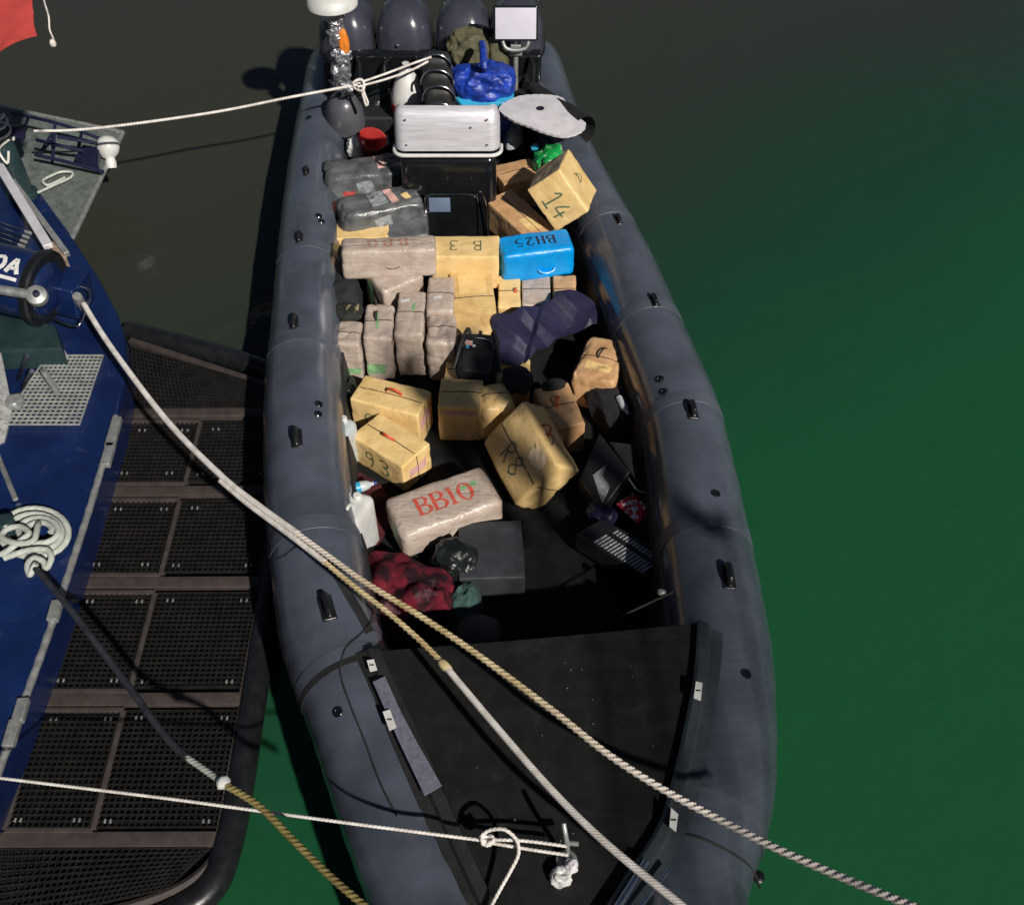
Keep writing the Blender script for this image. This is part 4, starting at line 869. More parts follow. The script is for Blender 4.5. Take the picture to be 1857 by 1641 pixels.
finish('hatch_latch', obox(new(), cc+fx*-.22-fy*.06+Z*(hz1-.18), fx, fy, Z, .05, .012, .018, .004), 'chrome', hatch)
finish('grab_rail', pipe([cc+fx*.31-fy*.03+Z*(FLOOR+.1), cc+fx*.31-fy*.05+Z*(FLOOR+.5), cc+fx*.27-fy*.05+Z*(FLOOR+.66)], .009), 'chrome', con)
finish('painted_reflection', obox(new(), cc+fx*-.08-fy*.052+Z*(hz1-.1), fx, fy, Z, .09, .004, .07, .003), mat('pale_blue_reflection', (.16, .22, .32), .2, var=.2), con)  # pale blue panel painting the reflection on the hatch
for x in (-.28, 0, .2): finish('screw', lathe([(.008, 0), (.006, .005), (0, .006)], cc+fx*x+fy*-.05+Z*(zb-.12), -fy, 8), 'chrome', con)
# row of jockey seats behind the console
for k, (px, py, zt) in enumerate(((797, 187, 1.16), (796, 156, 1.2), (793, 127, 1.22), (790, 99, 1.25))):
    c = P(px, py, zt); c.z = 0
    t = thing('jockey_seat', ['padded black seat with a chrome hoop, right behind the aluminium windscreen', 'padded black seat with a chrome hoop, second behind the windscreen', 'padded black seat with a chrome hoop, third behind the windscreen', 'padded black seat with a chrome hoop, the rope is tied round'][k], 'seat', V((c.x, c.y, FLOOR)), 'row of padded seats behind the console')
    finish('pad', rounded(c+fy*.03+Z*(FLOOR+(zt-FLOOR)/2), fx, fy, Z, .135, .09, (zt-FLOOR)/2, .08, 14), 'blackmat', t)
    hp = [c+fx*.14*math.cos(a)-fy*.06+Z*(zt-.1+.13*math.sin(a)) for a in np.linspace(math.pi*1.02, -.05, 15)]
    finish('hoop', sweep(new(), hp, .012, 10), 'chrome', t)
# foil wrapped mast
b0 = P(628, 178, .78); mz = z_over(b0, 12)
t = thing('mast', 'pole bound in silver tape with an orange float and a white dome on top', 'mast', V((b0.x, b0.y, FLOOR)))
finish('pole', rod(V((b0.x, b0.y, FLOOR)), V((b0.x, b0.y, mz)), .028, 12), 'alu', t)
for k, (py, rr, hh, mm) in enumerate(((160, .06, .07, 'foil'), (128, .07, .08, 'foil'), (98, .075, .07, 'foil'), (62, .055, .11, 'foil'), (30, .05, .07, 'foil'), (20, .06, .03, 'white'))):
    z = z_over(b0, py); finish('tape_wrap', lump(V((b0.x+rnd.uniform(-.02, .02), b0.y-.01, z)), X, Y, rr, rr, hh, .022, 16, k+20, 4), mm, t)
z = z_over(b0, 76); finish('float', lump(V((b0.x+.05, b0.y-.05, z)), X, Y, .035, .03, .13, .012, 14, 31, 3), 'orange', t)
finish('dome', lathe([(.0, -.03), (.19, -.02), (.225, 0), (.225, .03), (.2, .08), (.14, .12), (.0, .15)], V((b0.x-.02, b0.y, mz+.02)), Z, 32), 'white', t)
# lamp post with the flat panel
b1 = P(935, 148, .8); pz = z_over(b1, 66)
t = thing('lamp_post', 'steel post carrying a flat white lamp panel, by the outboards', 'lamp post', V((b1.x, b1.y, FLOOR)))
finish('post', rod(V((b1.x, b1.y, FLOOR)), V((b1.x, b1.y, pz)), .024, 12), 'galv', t)
for dz, s in ((.30, 1), (.36, .8)): finish('clamp', obox(new(), V((b1.x, b1.y, .8+dz)), X, Y, Z, .06*s, .05, .022, .008), 'galv', t)
up = V((0, .35, .94)).normalized(); rt = X; nn = rt.cross(up); pc = V((b1.x-.0, b1.y-.03, z_over(b1, 40)))
finish('panel', obox(new(), pc, rt, up, nn, .20, .15, .02, .012), 'blackgl', t); finish('panel_face', obox(new(), pc+nn*.024, rt, up, nn, .185, .132, .005, .003), 'panelw', t)
finish('yoke', pipe([pc-rt*.12-up*.15, pc-rt*.09-up*.21, pc-up*.23, pc+rt*.09-up*.21, pc+rt*.12-up*.15], .018), 'galv', t)
# dark grey buoy beside the console
c = P(628, 222, .62); ax_ = V((.02, -.22, 1)).normalized()
t = thing('buoy', 'dark grey egg shaped buoy beside the taped mast', 'buoy', V((c.x, c.y, FLOOR+.1)))
finish('body', lathe([(0, -.34), (.09, -.32), (.15, -.24), (.178, -.1), (.18, .05), (.165, .17), (.12, .27), (.06, .31), (0, .32)], c, ax_, 32), 'greyfend', t)
finish('lower_cap', lathe([(0, -.345), (.093, -.325), (.154, -.243), (.182, -.1), (.1825, -.02), (.178, -.02)], c, ax_, 32), 'blackgl', t)
finish('collar', lathe([(.05, .3), (.055, .31), (.05, .34), (0, .345)], c, ax_, 18), 'blackgl', t)
# jug with red fuel, cyan box, tarps, canvas
c = P(740, 172, .86); t = thing('fuel_jug', 'translucent white jug with red fuel behind the windscreen', 'jug', V((c.x, c.y, .3)))
finish('body', lathe([(0, -.2), (.14, -.19), (.16, -.1), (.16, .0), (.12, .12), (.06, .24), (.03, .28), (0, .285)], c, Z, 24), 'white', t); finish('red_base', lathe([(0, -.21), (.148, -.2), (.166, -.1), (.165, -.05), (.16, -.05)], c, Z, 24), 'redplas', t); finish('cap', lathe([(.032, .275), (.032, .31), (0, .312)], c, Z, 16), 'white', t)
c = P(672, 268, .5); t = thing('red_funnel', 'red plastic funnel with a white rag behind the dark wrapped bale', 'funnel', V((c.x, c.y, .3)))
finish('cone', lathe([(.02, -.2), (.03, -.12), (.13, .1), (.135, .12), (.12, .12), (.02, -.1)], c, V((.3, -.3, 1)), 24), 'redplas', t); finish('rag', lump(c+V((-.13, -.03, .02)), X, Y, .06, .06, .08, .02, 13, 33), 'white', t)
c = P(694, 275, .4); tag(finish('black_sack', lump(P(694, 215, .4), X, Y, .18, .22, .3, .03, 5, 34), 'bag', origin=V((P(694, 215, .4).x, P(694, 215, .4).y, FLOOR))), 'black plastic sack between the buoy and windscreen', 'sack')
pts = [P(838, 190, .9), P(928, 186, .9), P(932, 166, .93), P(878, 160, .93), P(826, 176, .93)]
c = sum(pts, V())/5; t = thing('cyan_crate', 'cyan plastic crate lid behind the windscreen, under the blue tarp', 'crate', V((c.x, c.y, .6)))
finish('lid', slab(pts, .05, .012), 'cyan', t); finish('side', slab([p-Z*.06+(c-p)*.05 for p in pts], .34), 'bluetarp', t)
c = P(876, 148, 1.0); tag(finish('blue_tarp', lump(c, fx, fy, .25, .17, .13, .034, 5.5, 40, 5), 'bluetarp', origin=V((c.x, c.y, .75))), 'crumpled bright blue tarp heaped behind the windscreen', 'tarp')
c2 = P(852, 105, 1.0); tag(finish('canvas_bag', lump(c2, fx, fy, .17, .14, .22, .04, 6, 41, 5), 'olive', origin=V((c2.x, c2.y, .7))), 'olive canvas bag slumped against the outboards', 'bag')
c3 = P(902, 108, 1.0); tag(finish('canvas_roll', lump(c3, fx, fy, .08, .1, .24, .025, 7, 42, 4), 'olive', origin=V((c3.x, c3.y, .7))), 'narrow olive canvas roll beside the lamp post', 'bag')
finish('tie', pipe([c+V((.02, .05, .1)), P(878, 120, 1.25), P(876, 92, 1.3), P(874, 80, 1.3)], .035, 10), 'bluetarp', bpy.data.objects['blue_tarp'])
# foam sheet and rubber roll on the right hand tube
zf = .92
out = [(905, 197), (935, 177), (975, 172), (1015, 176), (1030, 190), (1038, 208), (1062, 224), (1052, 240), (1022, 248), (985, 240), (955, 228), (925, 216)]
ring = resample(catmull([P(x, y, zf) for x, y in out], 8, True)+[P(*out[0], zf)], .012)
ring0 = ring[:-1]
ring = [p+(p-P(985, 210, zf)).normalized()*.0025*math.sin(i*1.1) for i, p in enumerate(ring)][:-1]
cen = sum(ring, V())/len(ring); bm = new(); R_ = 8; g = []
for i in range(1, R_+1):
    g.append([bm.verts.new(cen.lerp(p if i > R_-2 else q_, i/R_)+Z*.025*math.exp(-((i/R_)**2)*2)) for p, q_ in zip(ring, ring0)])
cv = bm.verts.new(cen+Z*.025); n_ = len(ring)
for k in range(n_): bm.faces.new((cv, g[0][k], g[0][(k+1) % n_]))
for A, B in zip(g, g[1:]):
    for k in range(n_): bm.faces.new((A[k], B[k], B[(k+1) % n_], A[(k+1) % n_]))
bmesh.ops.recalc_face_normals(bm, faces=bm.faces); bmesh.ops.solidify(bm, geom=list(bm.faces), thickness=.02)
t = thing('foam_sheet', 'white foam sheet with a ragged edge lying by the windscreen', 'sheet', V((cen.x, cen.y, .7)))
finish('sheet', bm, 'foam', t); finish('hole', lathe([(.035, 0), (.035, .004), (0, .0041)], P(980, 197, zf+.028), Z, 16), 'blackrub', t)
# rubber roll: an open curled sheet
a0, a1 = P(965, 160, .85), P(1058, 238, .80); bm = new(); rows = []
ad = (a1-a0).normalized(); s1 = Z.cross(ad).normalized(); N_ = 26
for k in range(13):
    f = k/12; c = a0.lerp(a1, f); r_ = .06+.085*f
    rows.append([bm.verts.new(c+(s1*math.cos(th)+Z*math.sin(th))*r_*(1+.04*noise.noise(V((f*4, th, 0))))) for th in np.linspace(-2.2, 3.4, N_)])
for A, B in zip(rows, rows[1:]):
    for k in range(N_-1): bm.faces.new((A[k], A[k+1], B[k+1], B[k]))
bmesh.ops.recalc_face_normals(bm, faces=bm.faces); bmesh.ops.solidify(bm, geom=list(bm.faces), thickness=.008)
tag(finish('rubber_roll', bm, 'blackmat', origin=V((a0.x, a0.y, .7))), 'curled black rubber sheet on the tube behind the foam', 'sheet')
c = P(995, 286, .62); t = thing('green_bag', 'shiny green and white snack bag behind bale 14', 'bag', V((c.x, c.y, .5)))
finish('film', lump(c, V((.8, .4, .4)).normalized(), V((-.4, .9, 0)).normalized(), .13, .1, .06, .025, 10, 50), 'greenbag', t); finish('twist', lump(c+V((.0, -.12, .02)), X, Y, .045, .06, .035, .012, 14, 51, 3), 'greenbag', t)
c = P(930, 262, .6); tag(finish('film_sheet', drape([P(x, y, .42) for x, y in ((912, 245), (940, 240), (948, 275), (918, 285))], .6, .5, .03, 12, 17, 10, 40), 'greyt', origin=V((c.x, c.y, .42))), 'scrap of clear grey film beside the windscreen', 'film')
c = P(966, 268, .6); tag(finish('cyan_bottle_top', lathe([(.03, 0), (.032, .05), (.025, .06), (0, .061)], c, V((1, -.4, .5)), 16), 'cyan', origin=c), 'small cyan bottle top between the foam sheet and film scrap', 'bottle top')

# ================================================================== the floating pontoon
PZ = .18
pon = thing('pontoon', 'low floating pontoon of black grating in a brown steel frame', 'pontoon', P(300, 1100, 0))
def bar(a, b, w, h, m, name, par, z0=PZ, bev=.004):
    a, b = P(*a, z0) if len(a) == 2 else V(a), P(*b, z0) if len(b) == 2 else V(b)
    d = (b-a); L = d.length; d.normalize(); s = Z.cross(d).normalized()
    return finish(name, obox(new(), (a+b)/2-Z*(h/2), d, s, s.cross(d)*-1 if s.cross(d).z > 0 else s.cross(d), L/2, w/2, h/2, bev), m, par)
def grating(quad, pitch, w, h, m, name, par, skew=0., pts=None):
    q = pts or [P(x, y, PZ-.012) for x, y in quad]; bm = new()
    def line(a, b):
        d = b-a; L = d.length
        if L < .01: return
        d.normalize(); s = Z.cross(d).normalized(); n = d.cross(s); obox(bm, (a+b)/2, d, s, n, L/2, w/2, h/2)
    nu = max(2, int(((q[1]-q[0]).length+(q[2]-q[3]).length)/2/pitch)); nv = max(2, int(((q[3]-q[0]).length+(q[2]-q[1]).length)/2/pitch))
    for i in range(nu+1): line(q[0].lerp(q[1], i/nu), q[3].lerp(q[2], i/nu))
    for i in range(nv+1): line(q[0].lerp(q[3], i/nv)+Z*.0015, q[1].lerp(q[2], i/nv)+Z*.0015)
    return finish(name, bm, m, par, smooth=False, kind='stuff')
def rx(y): return 475-(y-1060)*.166
def mx(y): return 365-(y-760)*.2667
def lx(y): return 235-(y-760)*.307
prow = [748, 890, 1056, 1268, 1522]
for y in prow:
    bar((lx(y)-60, y), (rx(y)+2, y-2), .085, .06, 'brownsteel', 'cross_beam', pon)
for ya, yb in zip(prow, prow[1:]):
    e = 14+(yb-ya)*.03
    ta, tb = ya+e, yb-e
    grating([(mx(ta)+6, ta), (rx(ta)-3, ta-1), (rx(tb)-3, tb-1), (mx(tb)+6, tb)], .034, .007, .02, 'blackmesh', 'deck_grating', pon)
    grating([(lx(ta)+6, ta), (mx(ta)-6, ta), (mx(tb)-6, tb), (lx(tb)+6, tb)], .034, .007, .02, 'blackmesh', 'deck_grating', pon)
    for a, b, w in (((mx(ta), ta-2), (mx(tb), tb+2), .032), ((lx(ta), ta-2), (lx(tb), tb+2), .028), ((lx(ta), ta-4), (mx(ta), ta-4), .03), ((lx(tb), tb+4), (mx(tb), tb+4), .03)):
        bar(a, b, w, .05, 'brownsteel', 'panel_frame', pon, PZ+.004)
    for px, py in ((mx(ta)+28, ta+12), (rx(ta)-30, ta+12), (mx(tb)+28, tb-12), (rx(tb)-28, tb-12), (lx(ta)+25, ta+14), (mx(ta)-28, ta+14), (lx(tb)+25, tb-14), (mx(tb)-28, tb-14)):
        for dx in (-5, 5):
            c = P(px+dx, py, PZ); finish('grating_clip', obox(new(), c, X, Y, Z, .005, .011, .006, .002), 'galv', pon)
grating([(238, 630), (467+30, 705), (rx(735), 738), (lx(735)+4, 738)], .034, .007, .02, 'blackmesh', 'deck_grating', pon)
bar((235, 615), (520, 708), .05, .08, 'brownsteel', 'end_beam', pon)
for a, b in zip(prow, prow[1:]): bar((rx(a), a+7), (rx(b), b-10), .05, .06, 'brownsteel', 'edge_beam', pon, PZ-.002)
arc = [(rx(1522)-1, 1532), (385, 1562), (352, 1594), (300, 1622), (230, 1645), (100, 1675)]
finish('corner_beam', sweep(new(), catmull([P(x, y, PZ-.03) for x, y in arc], 6), .032, 8), 'brownsteel', pon)
grating([(-60, 1540), (380, 1538), (300, 1612), (-60, 1690)], .034, .007, .02, 'blackmesh', 'deck_grating', pon)
edge = [P(x, y, PZ-.06) for x, y in ((232, 600), (540, 700), (rx(860)+14, 860), (rx(1060)+16, 1060), (rx(1268)+18, 1268), (rx(1450)+20, 1450), (rx(1530)+12, 1545), (385, 1605), (330, 1650), (230, 1690), (90, 1720))]
finish('rubber_fender', sweep(new(), catmull(edge, 6), .085, 16), 'blackrub', pon)
finish('float_box', slab([P(x, y, PZ-.07) for x, y in ((232, 630), (530, 712), (rx(1060), 1060), (rx(1500), 1500), (340, 1600), (-150, 1680), (-150, 1200), (120, 800))], .5), 'liner', pon)

# ================================================================== the blue workboat
DZ = .55
wb = thing('workboat', 'bright blue painted workboat bow moored inside the pontoon', 'boat', V((P(60, 800, 0).x, P(60, 800, 0).y, 0)))
ol = [(-420, 60), (-120, 165), (0, 275), (70, 345), (125, 420), (180, 505), (212, 565), (228, 615), (228, 680), (212, 750), (150, 960), (90, 1140), (0, 1385), (-110, 1660), (-800, 1700), (-1000, 200)]
hp = [P(x, y, DZ) for x, y in ol]
bm = new(); pass
hc = sum(hp, V())/len(hp)
rings_ = []
for z, f in ((-.4, .93), (.1, .965), (.35, .99), (DZ-.06, 1.0), (DZ-.012, .998), (DZ, .99)):
    rings_.append([bm.verts.new(V((hc.x+(p.x-hc.x)*f, hc.y+(p.y-hc.y)*f, z))) for p in hp])
n_ = len(hp)
for A, B in zip(rings_, rings_[1:]):
    for k in range(n_): bm.faces.new((A[k], A[(k+1) % n_], B[(k+1) % n_], B[k]))
bm.faces.new(rings_[-1]); bm.faces.new(rings_[0][::-1])
hull = finish('hull', bm, 'bluepaint', wb)
# rub rail with its clamps
rail = [P(x, y, DZ-.02) for x, y in ((210, 756), (180, 862), (150, 960), (118, 1058), (88, 1148), (42, 1275), (0, 1390), (-60, 1550))]
finish('rub_rail', sweep(new(), resample(catmull(rail, 6), .05), .024, 10, section=lambda i, a: 1+.05*math.sin(i*2.3)), 'galv', wb)
for px, py, L in ((206, 785, .14), (196, 825, .1), (100, 1108, .07), (38, 1288, .07), (22, 1330, .08)):
    c = P(px, py, DZ+.005); d = (rail[1]-rail[0]).normalized(); finish('rail_clamp', obox(new(), c, d, Z.cross(d), Z, L, .032, .022, .006), 'galv', wb)
# stepping grate
gq = [P(x, y, DZ+.035) for x, y in ((86, 645), (187, 645), (144, 770), (2, 770))]
grating(None, .036, .007, .012, 'greymesh2', 'step_grate', wb, pts=gq)
# bow platform of grating
plat = [P(x, y, DZ-.02) for x, y in ((-90, 175), (222, 240), (128, 436), (-90, 300))]
pl = thing('bow_platform', 'grey mesh platform projecting from the blue workboat', 'platform', V((P(120, 300, 0).x, P(120, 300, 0).y, DZ-.1)))
grating(None, .032, .011, .02, 'greymesh', 'platform_mesh', pl, pts=[p.copy() for p in plat])
for a, b in ((0, 1), (1, 2), (2, 3)): finish('edge_bar', sweep(new(), [plat[a]-Z*.005, plat[b]-Z*.005], .024, 10), 'galv', pl)
for k in (.25, .5, .75): finish('bearer', sweep(new(), [plat[0].lerp(plat[1], k)-Z*.04, plat[3].lerp(plat[2], k)-Z*.04], .02, 8), 'navy', pl)
finish('corner_bolt', lathe([(.02, 0), (.02, .01), (.01, .016)], P(212, 240, DZ), Z, 12), 'galv', pl)
# dark railing folded over the platform
ra = [[(20, 205, .80), (80, 218, .82), (130, 232, .78), (196, 258, .65)], [(66, 254, .80), (110, 265, .78), (150, 274, .70)], [(64, 281, .70), (120, 294, .68), (188, 312, .62)], [(104, 248, .80), (150, 256, .75), (185, 262, .68)]]
rl = thing('railing', 'dark navy railing of thin bars over the mesh platform', 'railing', V((P(110, 270, DZ).x, P(110, 270, DZ).y, DZ)))
for r_ in ra: finish('rail_bar', pipe([P(*p) for p in r_], .016, 8), 'navy', rl)
for a, b in (((100, 222, .81), (96, 290, .65)), ((52, 212, .80), (42, 240, .60)), ((148, 240, .77), (143, 268, .60)), ((96, 240, .78), (70, 282, .58))): finish('upright', rod(P(*a), P(*b), .014, 8), 'navy', rl)
finish('bracket_plate', slab([P(x, y, .66) for x, y in ((150, 262), (180, 268), (178, 300), (135, 285))], .05, .008), 'navy', rl)
c = P(196, 268, .64); t = thing('white_buoy', 'round white buoy at the platform corner', 'buoy', V((c.x, c.y, DZ)))
finish('ball', lathe([(0, -.1), (.06, -.085), (.095, -.03), (.1, .02), (.08, .075), (.04, .1), (0, .105)], c, V((.2, .3, 1)), 24), 'white', t); finish('neck', lathe([(.045, -.15), (.05, -.1), (.04, -.06), (0, -.05)], c+V((.01, -.03, -.02)), V((-.1, .6, .8)), 18), 'white', t)
lp = [P(x, y, DZ+.03) for x, y in ((68, 350), (100, 335), (128, 322), (130, 313), (112, 312), (95, 318), (78, 328), (88, 336), (118, 322))]
t = tag(finish('rope_hank', rope_bm(catmull(lp, 10), .013, .07), 'ropegrey', origin=V((lp[0].x, lp[0].y, DZ))), 'short hank of pale rope lying on the mesh platform', 'rope')
# dark post with rope turns
c = P(42, 355, DZ); t = thing('mooring_post', 'dark teal mooring post at the edge of the mesh platform', 'post', c)
zt = z_over(c, 232)
finish('post', lathe([(.13, 0), (.13, .03), (.10, .05), (.095, zt-DZ-.05), (.08, zt-DZ-.01), (0, zt-DZ)], c, Z, 28), 'teal', t)
finish('cross_arm', sweep(new(), [P(-40, 238, zt-.1), P(40, 242, zt-.1)], .06, 14), 'navy', t)
pc_ = V((c.x, c.y, zt-.08))
# aluminium arm alongside
arm = thing('gangway_arm', 'pair of long aluminium bars sloping over the blue bow', 'bars', P(60, 400, DZ))
for a, b, w, mm in (((-30, 255, .95), (88, 448, .78), .075, 'alu'), ((24, 330, .86), (122, 462, .74), .045, 'galv')):
    A, B = P(*a), P(*b); d = (B-A).normalized(); s = Z.cross(d).normalized(); finish('bar', obox(new(), (A+B)/2, d, s, d.cross(s), (B-A).length/2, w/2, .025, .006), mm, arm)
A, B = P(100, 440, .72), P(120, 492, .70); d = (B-A).normalized(); s = Z.cross(d).normalized(); finish('worn_end', obox(new(), (A+B)/2, d, s, d.cross(s), (B-A).length/2, .04, .02, .006), mat('worn_brass_steel', (.5, .36, .27), .45, metal=.4, var=.4, vscale=20), arm)
for k in range(4):
    A, B = P(-20, 398+k*9, .92), P(46-k*4, 420+k*8, .90); finish('hydraulic_line', rod(A, B, .008, 8), 'chrome', arm)
    finish('line_fitting', rod(B, B+(B-A).normalized()*.05, .014, 10), 'galv', arm)
# winch drum with the lettering
c = P(36, 512, .98); axd = V((.95, -.22, -.12)).normalized()
wd = thing('winch_drum', 'blue painted winch drum lettered ROA with a black rim', 'winch', V((c.x, c.y, DZ)))
dr = finish('drum', lathe([(0, -.55), (.24, -.5), (.25, -.1), (.245, .1), (.225, .19), (.17, .245), (.09, .265), (0, .27)], c, axd, 48), 'bluepaint', wd)
finish('rim', lathe([(.22, .155), (.275, .15), (.285, .17), (.285, .205), (.27, .22), (.235, .215)], c, axd, 48), 'blackrub', wd)
bv = BVHTree.FromPolygons([v.co+world_loc(dr) for v in dr.data.vertices], [p.vertices for p in dr.data.polygons])
cam_to = (V((0, 0, CAM_Z))-c).normalized(); nz = (V((0, -.45, .9))-axd*V((0, -.45, .9)).dot(axd)).normalized(); upd = nz.cross(axd)
for ch, ps in (('R', -.17), ('Ob', -.055), ('A', .055)):
    finish('lettering', lettering(bv, [ch], S, c+axd*ps+nz*.3+upd*.035, axd, upd, nz, .125, .004, reach=.3), 'white', wd)
finish('lettering_rule', patch(bv, c+axd*-.06+nz*.3-upd*.065, axd, upd, nz, .17, .012, .004, 10, reach=.3), 'white', wd)
finish('side_box', obox(new(), P(128, 530, .80), axd, Z.cross(axd).normalized(), axd.cross(Z.cross(axd).normalized()), .11, .13, .14, .02), 'bluepaint', wd)
finish('lever', sweep(new(), [P(-40, 520, 1.16), P(66, 536, 1.12)], .035, 12), 'galv', wd)
finish('lever_boss', lathe([(.07, -.02), (.075, .0), (.07, .04), (.03, .06), (0, .06)], P(68, 538, 1.10), V((.2, -.5, .9)), 24), 'galv', wd)
finish('bolt', lathe([(.025, 0), (.022, .02), (0, .024)], P(66, 533, 1.18), V((.2, -.5, .9)), 10), 'chrome', wd)
finish('base', slab([P(x, y, .74) for x, y in ((-60, 560), (100, 588), (112, 632), (-60, 640))], .18, .02), 'teal', wd)
finish('brace', rod(P(95, 610, .70), P(122, 650, DZ+.02), .018, 8), 'galv', wd)
loop = [P(x, y, z) for x, y, z in ((143, 519, .88), (158, 524, .88), (163, 536, .86), (158, 556, .84), (148, 582, .82), (138, 591, .80), (115, 585, .78), (90, 574, .76))]
fl = tag(finish('fairlead', pipe(loop, .011, 10), 'chrome', origin=V((loop[3].x, loop[3].y, DZ))), 'bent steel fairlead loop on the side of the winch', 'fairlead')
c = P(146, 548, .80); finish('roller', lathe([(.03, -.1), (.035, -.09), (.035, .09), (.03, .1)], c, V((.1, -.4, 1)), 18), 'galv', wd)
# chequer plate post, left edge
cp = thing('chequer_plate', 'bright chequer plate panel standing on the blue deck', 'panel', P(0, 790, DZ))
q = [P(-40, 640, .85), P(2, 640, .85), P(22, 742, .60), P(8, 800, DZ+.01), P(-40, 820, DZ+.01)]
finish('plate', slab(q, .02), 'galv', cp)
nq = (q[1]-q[0]).cross(q[3]-q[0]).normalized(); nq = nq if nq.z > 0 else -nq
for i in range(4):
    for j in range(9):
        p = q[0].lerp(q[1], .2+.22*i).lerp(q[4].lerp(q[3], .2+.22*i), .06+.1*j); s = 1 if (i+j) % 2 else -1
        d = ((q[1]-q[0]).normalized()+(q[4]-q[0]).normalized()*s).normalized(); finish('tread', obox(new(), p+nq*.003, d, nq.cross(d), nq, .017, .006, .004, .001), 'galv', cp)
finish('flange', lump(P(26, 728, .64), X, Y, .05, .05, .03, .012, 16, 61, 3), 'galv', cp)
finish('deck_bar', sweep(new(), [P(-6, 822, DZ+.03), P(28, 905, DZ+.03)], .018, 8), 'galv', wb)
finish('cleat_arm', sweep(new(), [P(78, 672, DZ+.3), P(104, 712, DZ+.08)], .022, 8), 'galv', wb)
for a, b in (((32, 690), (110, 640)), ((40, 705), (118, 668))): finish('stanchion', sweep(new(), [P(*a, DZ), P(b[0]-60, b[1]+5, DZ+.5)], .016, 8), 'navy', wb)

# ================================================================== flag and its cord
fx_ = [P(-60, -60, 3.2), P(64, -60, 3.0)]
def flagpt(u, v):
    a = P(-130, -120, 3.1).lerp(P(60, -40, 2.9), u); b = P(-130, 170, 3.0).lerp(P(76, 70, 2.75), u); p = a.lerp(b, v)
    return p+V((0, -.05, .05))*math.sin(u*5+v*4)*1.0+V((.0, -.03, .02))*abs(math.sin(v*5+u*3))
bm = new(); g = [[bm.verts.new(flagpt(i/24, j/24)) for j in range(25)] for i in range(25)]
for i in range(24):
    for j in range(24): bm.faces.new((g[i][j], g[i+1][j], g[i+1][j+1], g[i][j+1]))
bmesh.ops.recalc_face_normals(bm, faces=bm.faces); bmesh.ops.solidify(bm, geom=list(bm.faces), thickness=.002)
fl_ = thing('flag', 'red flag with a white corner hanging above the water', 'flag', P(0, 40, 2.6))
finish('cloth', bm, 'redflag', fl_)
bm = new(); g = [[bm.verts.new(flagpt(.40+.28*i/10*(1-.5*j/10), .25+.26*j/10)+V((0, -.012, .012))) for j in range(11)] for i in range(11)]
for i in range(10):
    for j in range(10): bm.faces.new((g[i][j], g[i+1][j], g[i+1][j+1], g[i][j+1]))
finish('white_corner', bm, 'white', fl_)
finish('halyard', rope_bm(catmull([P(72, -40, 2.9), P(80, 2, 2.86), P(88, 30, 2.84), P(90, 54, 2.8), P(97, 72, 2.78), P(96, 80, 2.77)], 10), .006, .04), 'ropewhite', fl_)
finish('halyard_knot', lump(P(96, 79, 2.77), X, Y, .014, .014, .02, .004, 30, 3, 3), 'ropewhite', fl_)

# ================================================================== the ropes
def rope(name, label, pts, r, m, pitch=.1, depth=.24, ns=14, par=None, lobes=3):
    w = catmull([P(*p) for p in pts], ns); 
    if par: return finish(name, rope_bm(w, r, pitch, lobes, depth, 24 if lobes > 3 else 12), m, par)
    return tag(finish(name, rope_bm(w, r, pitch, 3, depth), m, origin=w[len(w)//2]), label, 'rope')
# heavy lines from the blue boat to the quay
t = thing('mooring_line', 'heavy white mooring line from the fairlead that turns to twisted yellow rope', 'rope', P(420, 880, 1.2))
rope('braided_length', '', [(152, 552, .86), (200, 628, .87), (300, 760, .92), (400, 862, 1.0), (470, 918, 1.06), (540, 968, 1.12)], .0205, 'ropewhite', .05, .16, par=t, lobes=6)
rope('twisted_length', '', [(536, 966, 1.12), (600, 1012, 1.16), (660, 1055, 1.2), (760, 1116, 1.23), (860, 1183, 1.27), (1000, 1287, 1.33), (1100, 1366, 1.38), (1200, 1430, 1.43), (1300, 1484, 1.5), (1400, 1535, 1.58), (1520, 1588, 1.68), (1660, 1645, 1.8), (1800, 1700, 1.95)], .0185, 'ropeblend', .085, .42, par=t)
t = thing('pale_mooring_line', 'pale flat mooring line running beside the twisted rope and across the foredeck', 'rope', P(480, 930, 1.2))
rope('braided_length', '', [(400, 872, .99), (450, 914, 1.03), (520, 966, 1.09), (590, 1020, 1.14)], .0175, 'ropewhite', .05, .16, par=t, lobes=6)
rope('twisted_length', '', [(585, 1016, 1.14), (640, 1062, 1.16), (700, 1108, 1.18), (760, 1160, 1.2), (810, 1210, 1.22)], .0165, 'ropeyellow', .085, .42, par=t)
rope('flat_length', '', [(805, 1205, 1.22), (900, 1318, 1.27), (1000, 1432, 1.33), (1100, 1530, 1.4), (1240, 1645, 1.5), (1330, 1720, 1.58)], .0178, 'ropewhite', .05, .15, par=t, lobes=6)
finish('whipping', lump(P(807, 1208, 1.22), V((.7, -.7, 0)), V((.7, .7, 0)), .045, .021, .021, .002, 30, 72, 3), 'ropeyellow', t)
t = thing('sleeved_line', 'mooring line in a dark sleeve from the coil, turning mossy yellow past the pontoon', 'rope', P(300, 1300, 1.3))
w = catmull([P(*p) for p in ((62, 1028, .72), (130, 1108, .76), (230, 1240, .86), (300, 1335, .95), (345, 1378, 1.0))], 10); finish('chafe_sleeve', sweep(new(), resample(w, .02), .019, 12, section=lambda i, a: 1+.04*math.sin(i*1.9+a)), 'sleeve', t)
rope('grey_length', '', [(340, 1374, 1.0), (380, 1402, 1.05), (415, 1428, 1.1)], .0165, 'ropegrey', .07, .2, par=t)
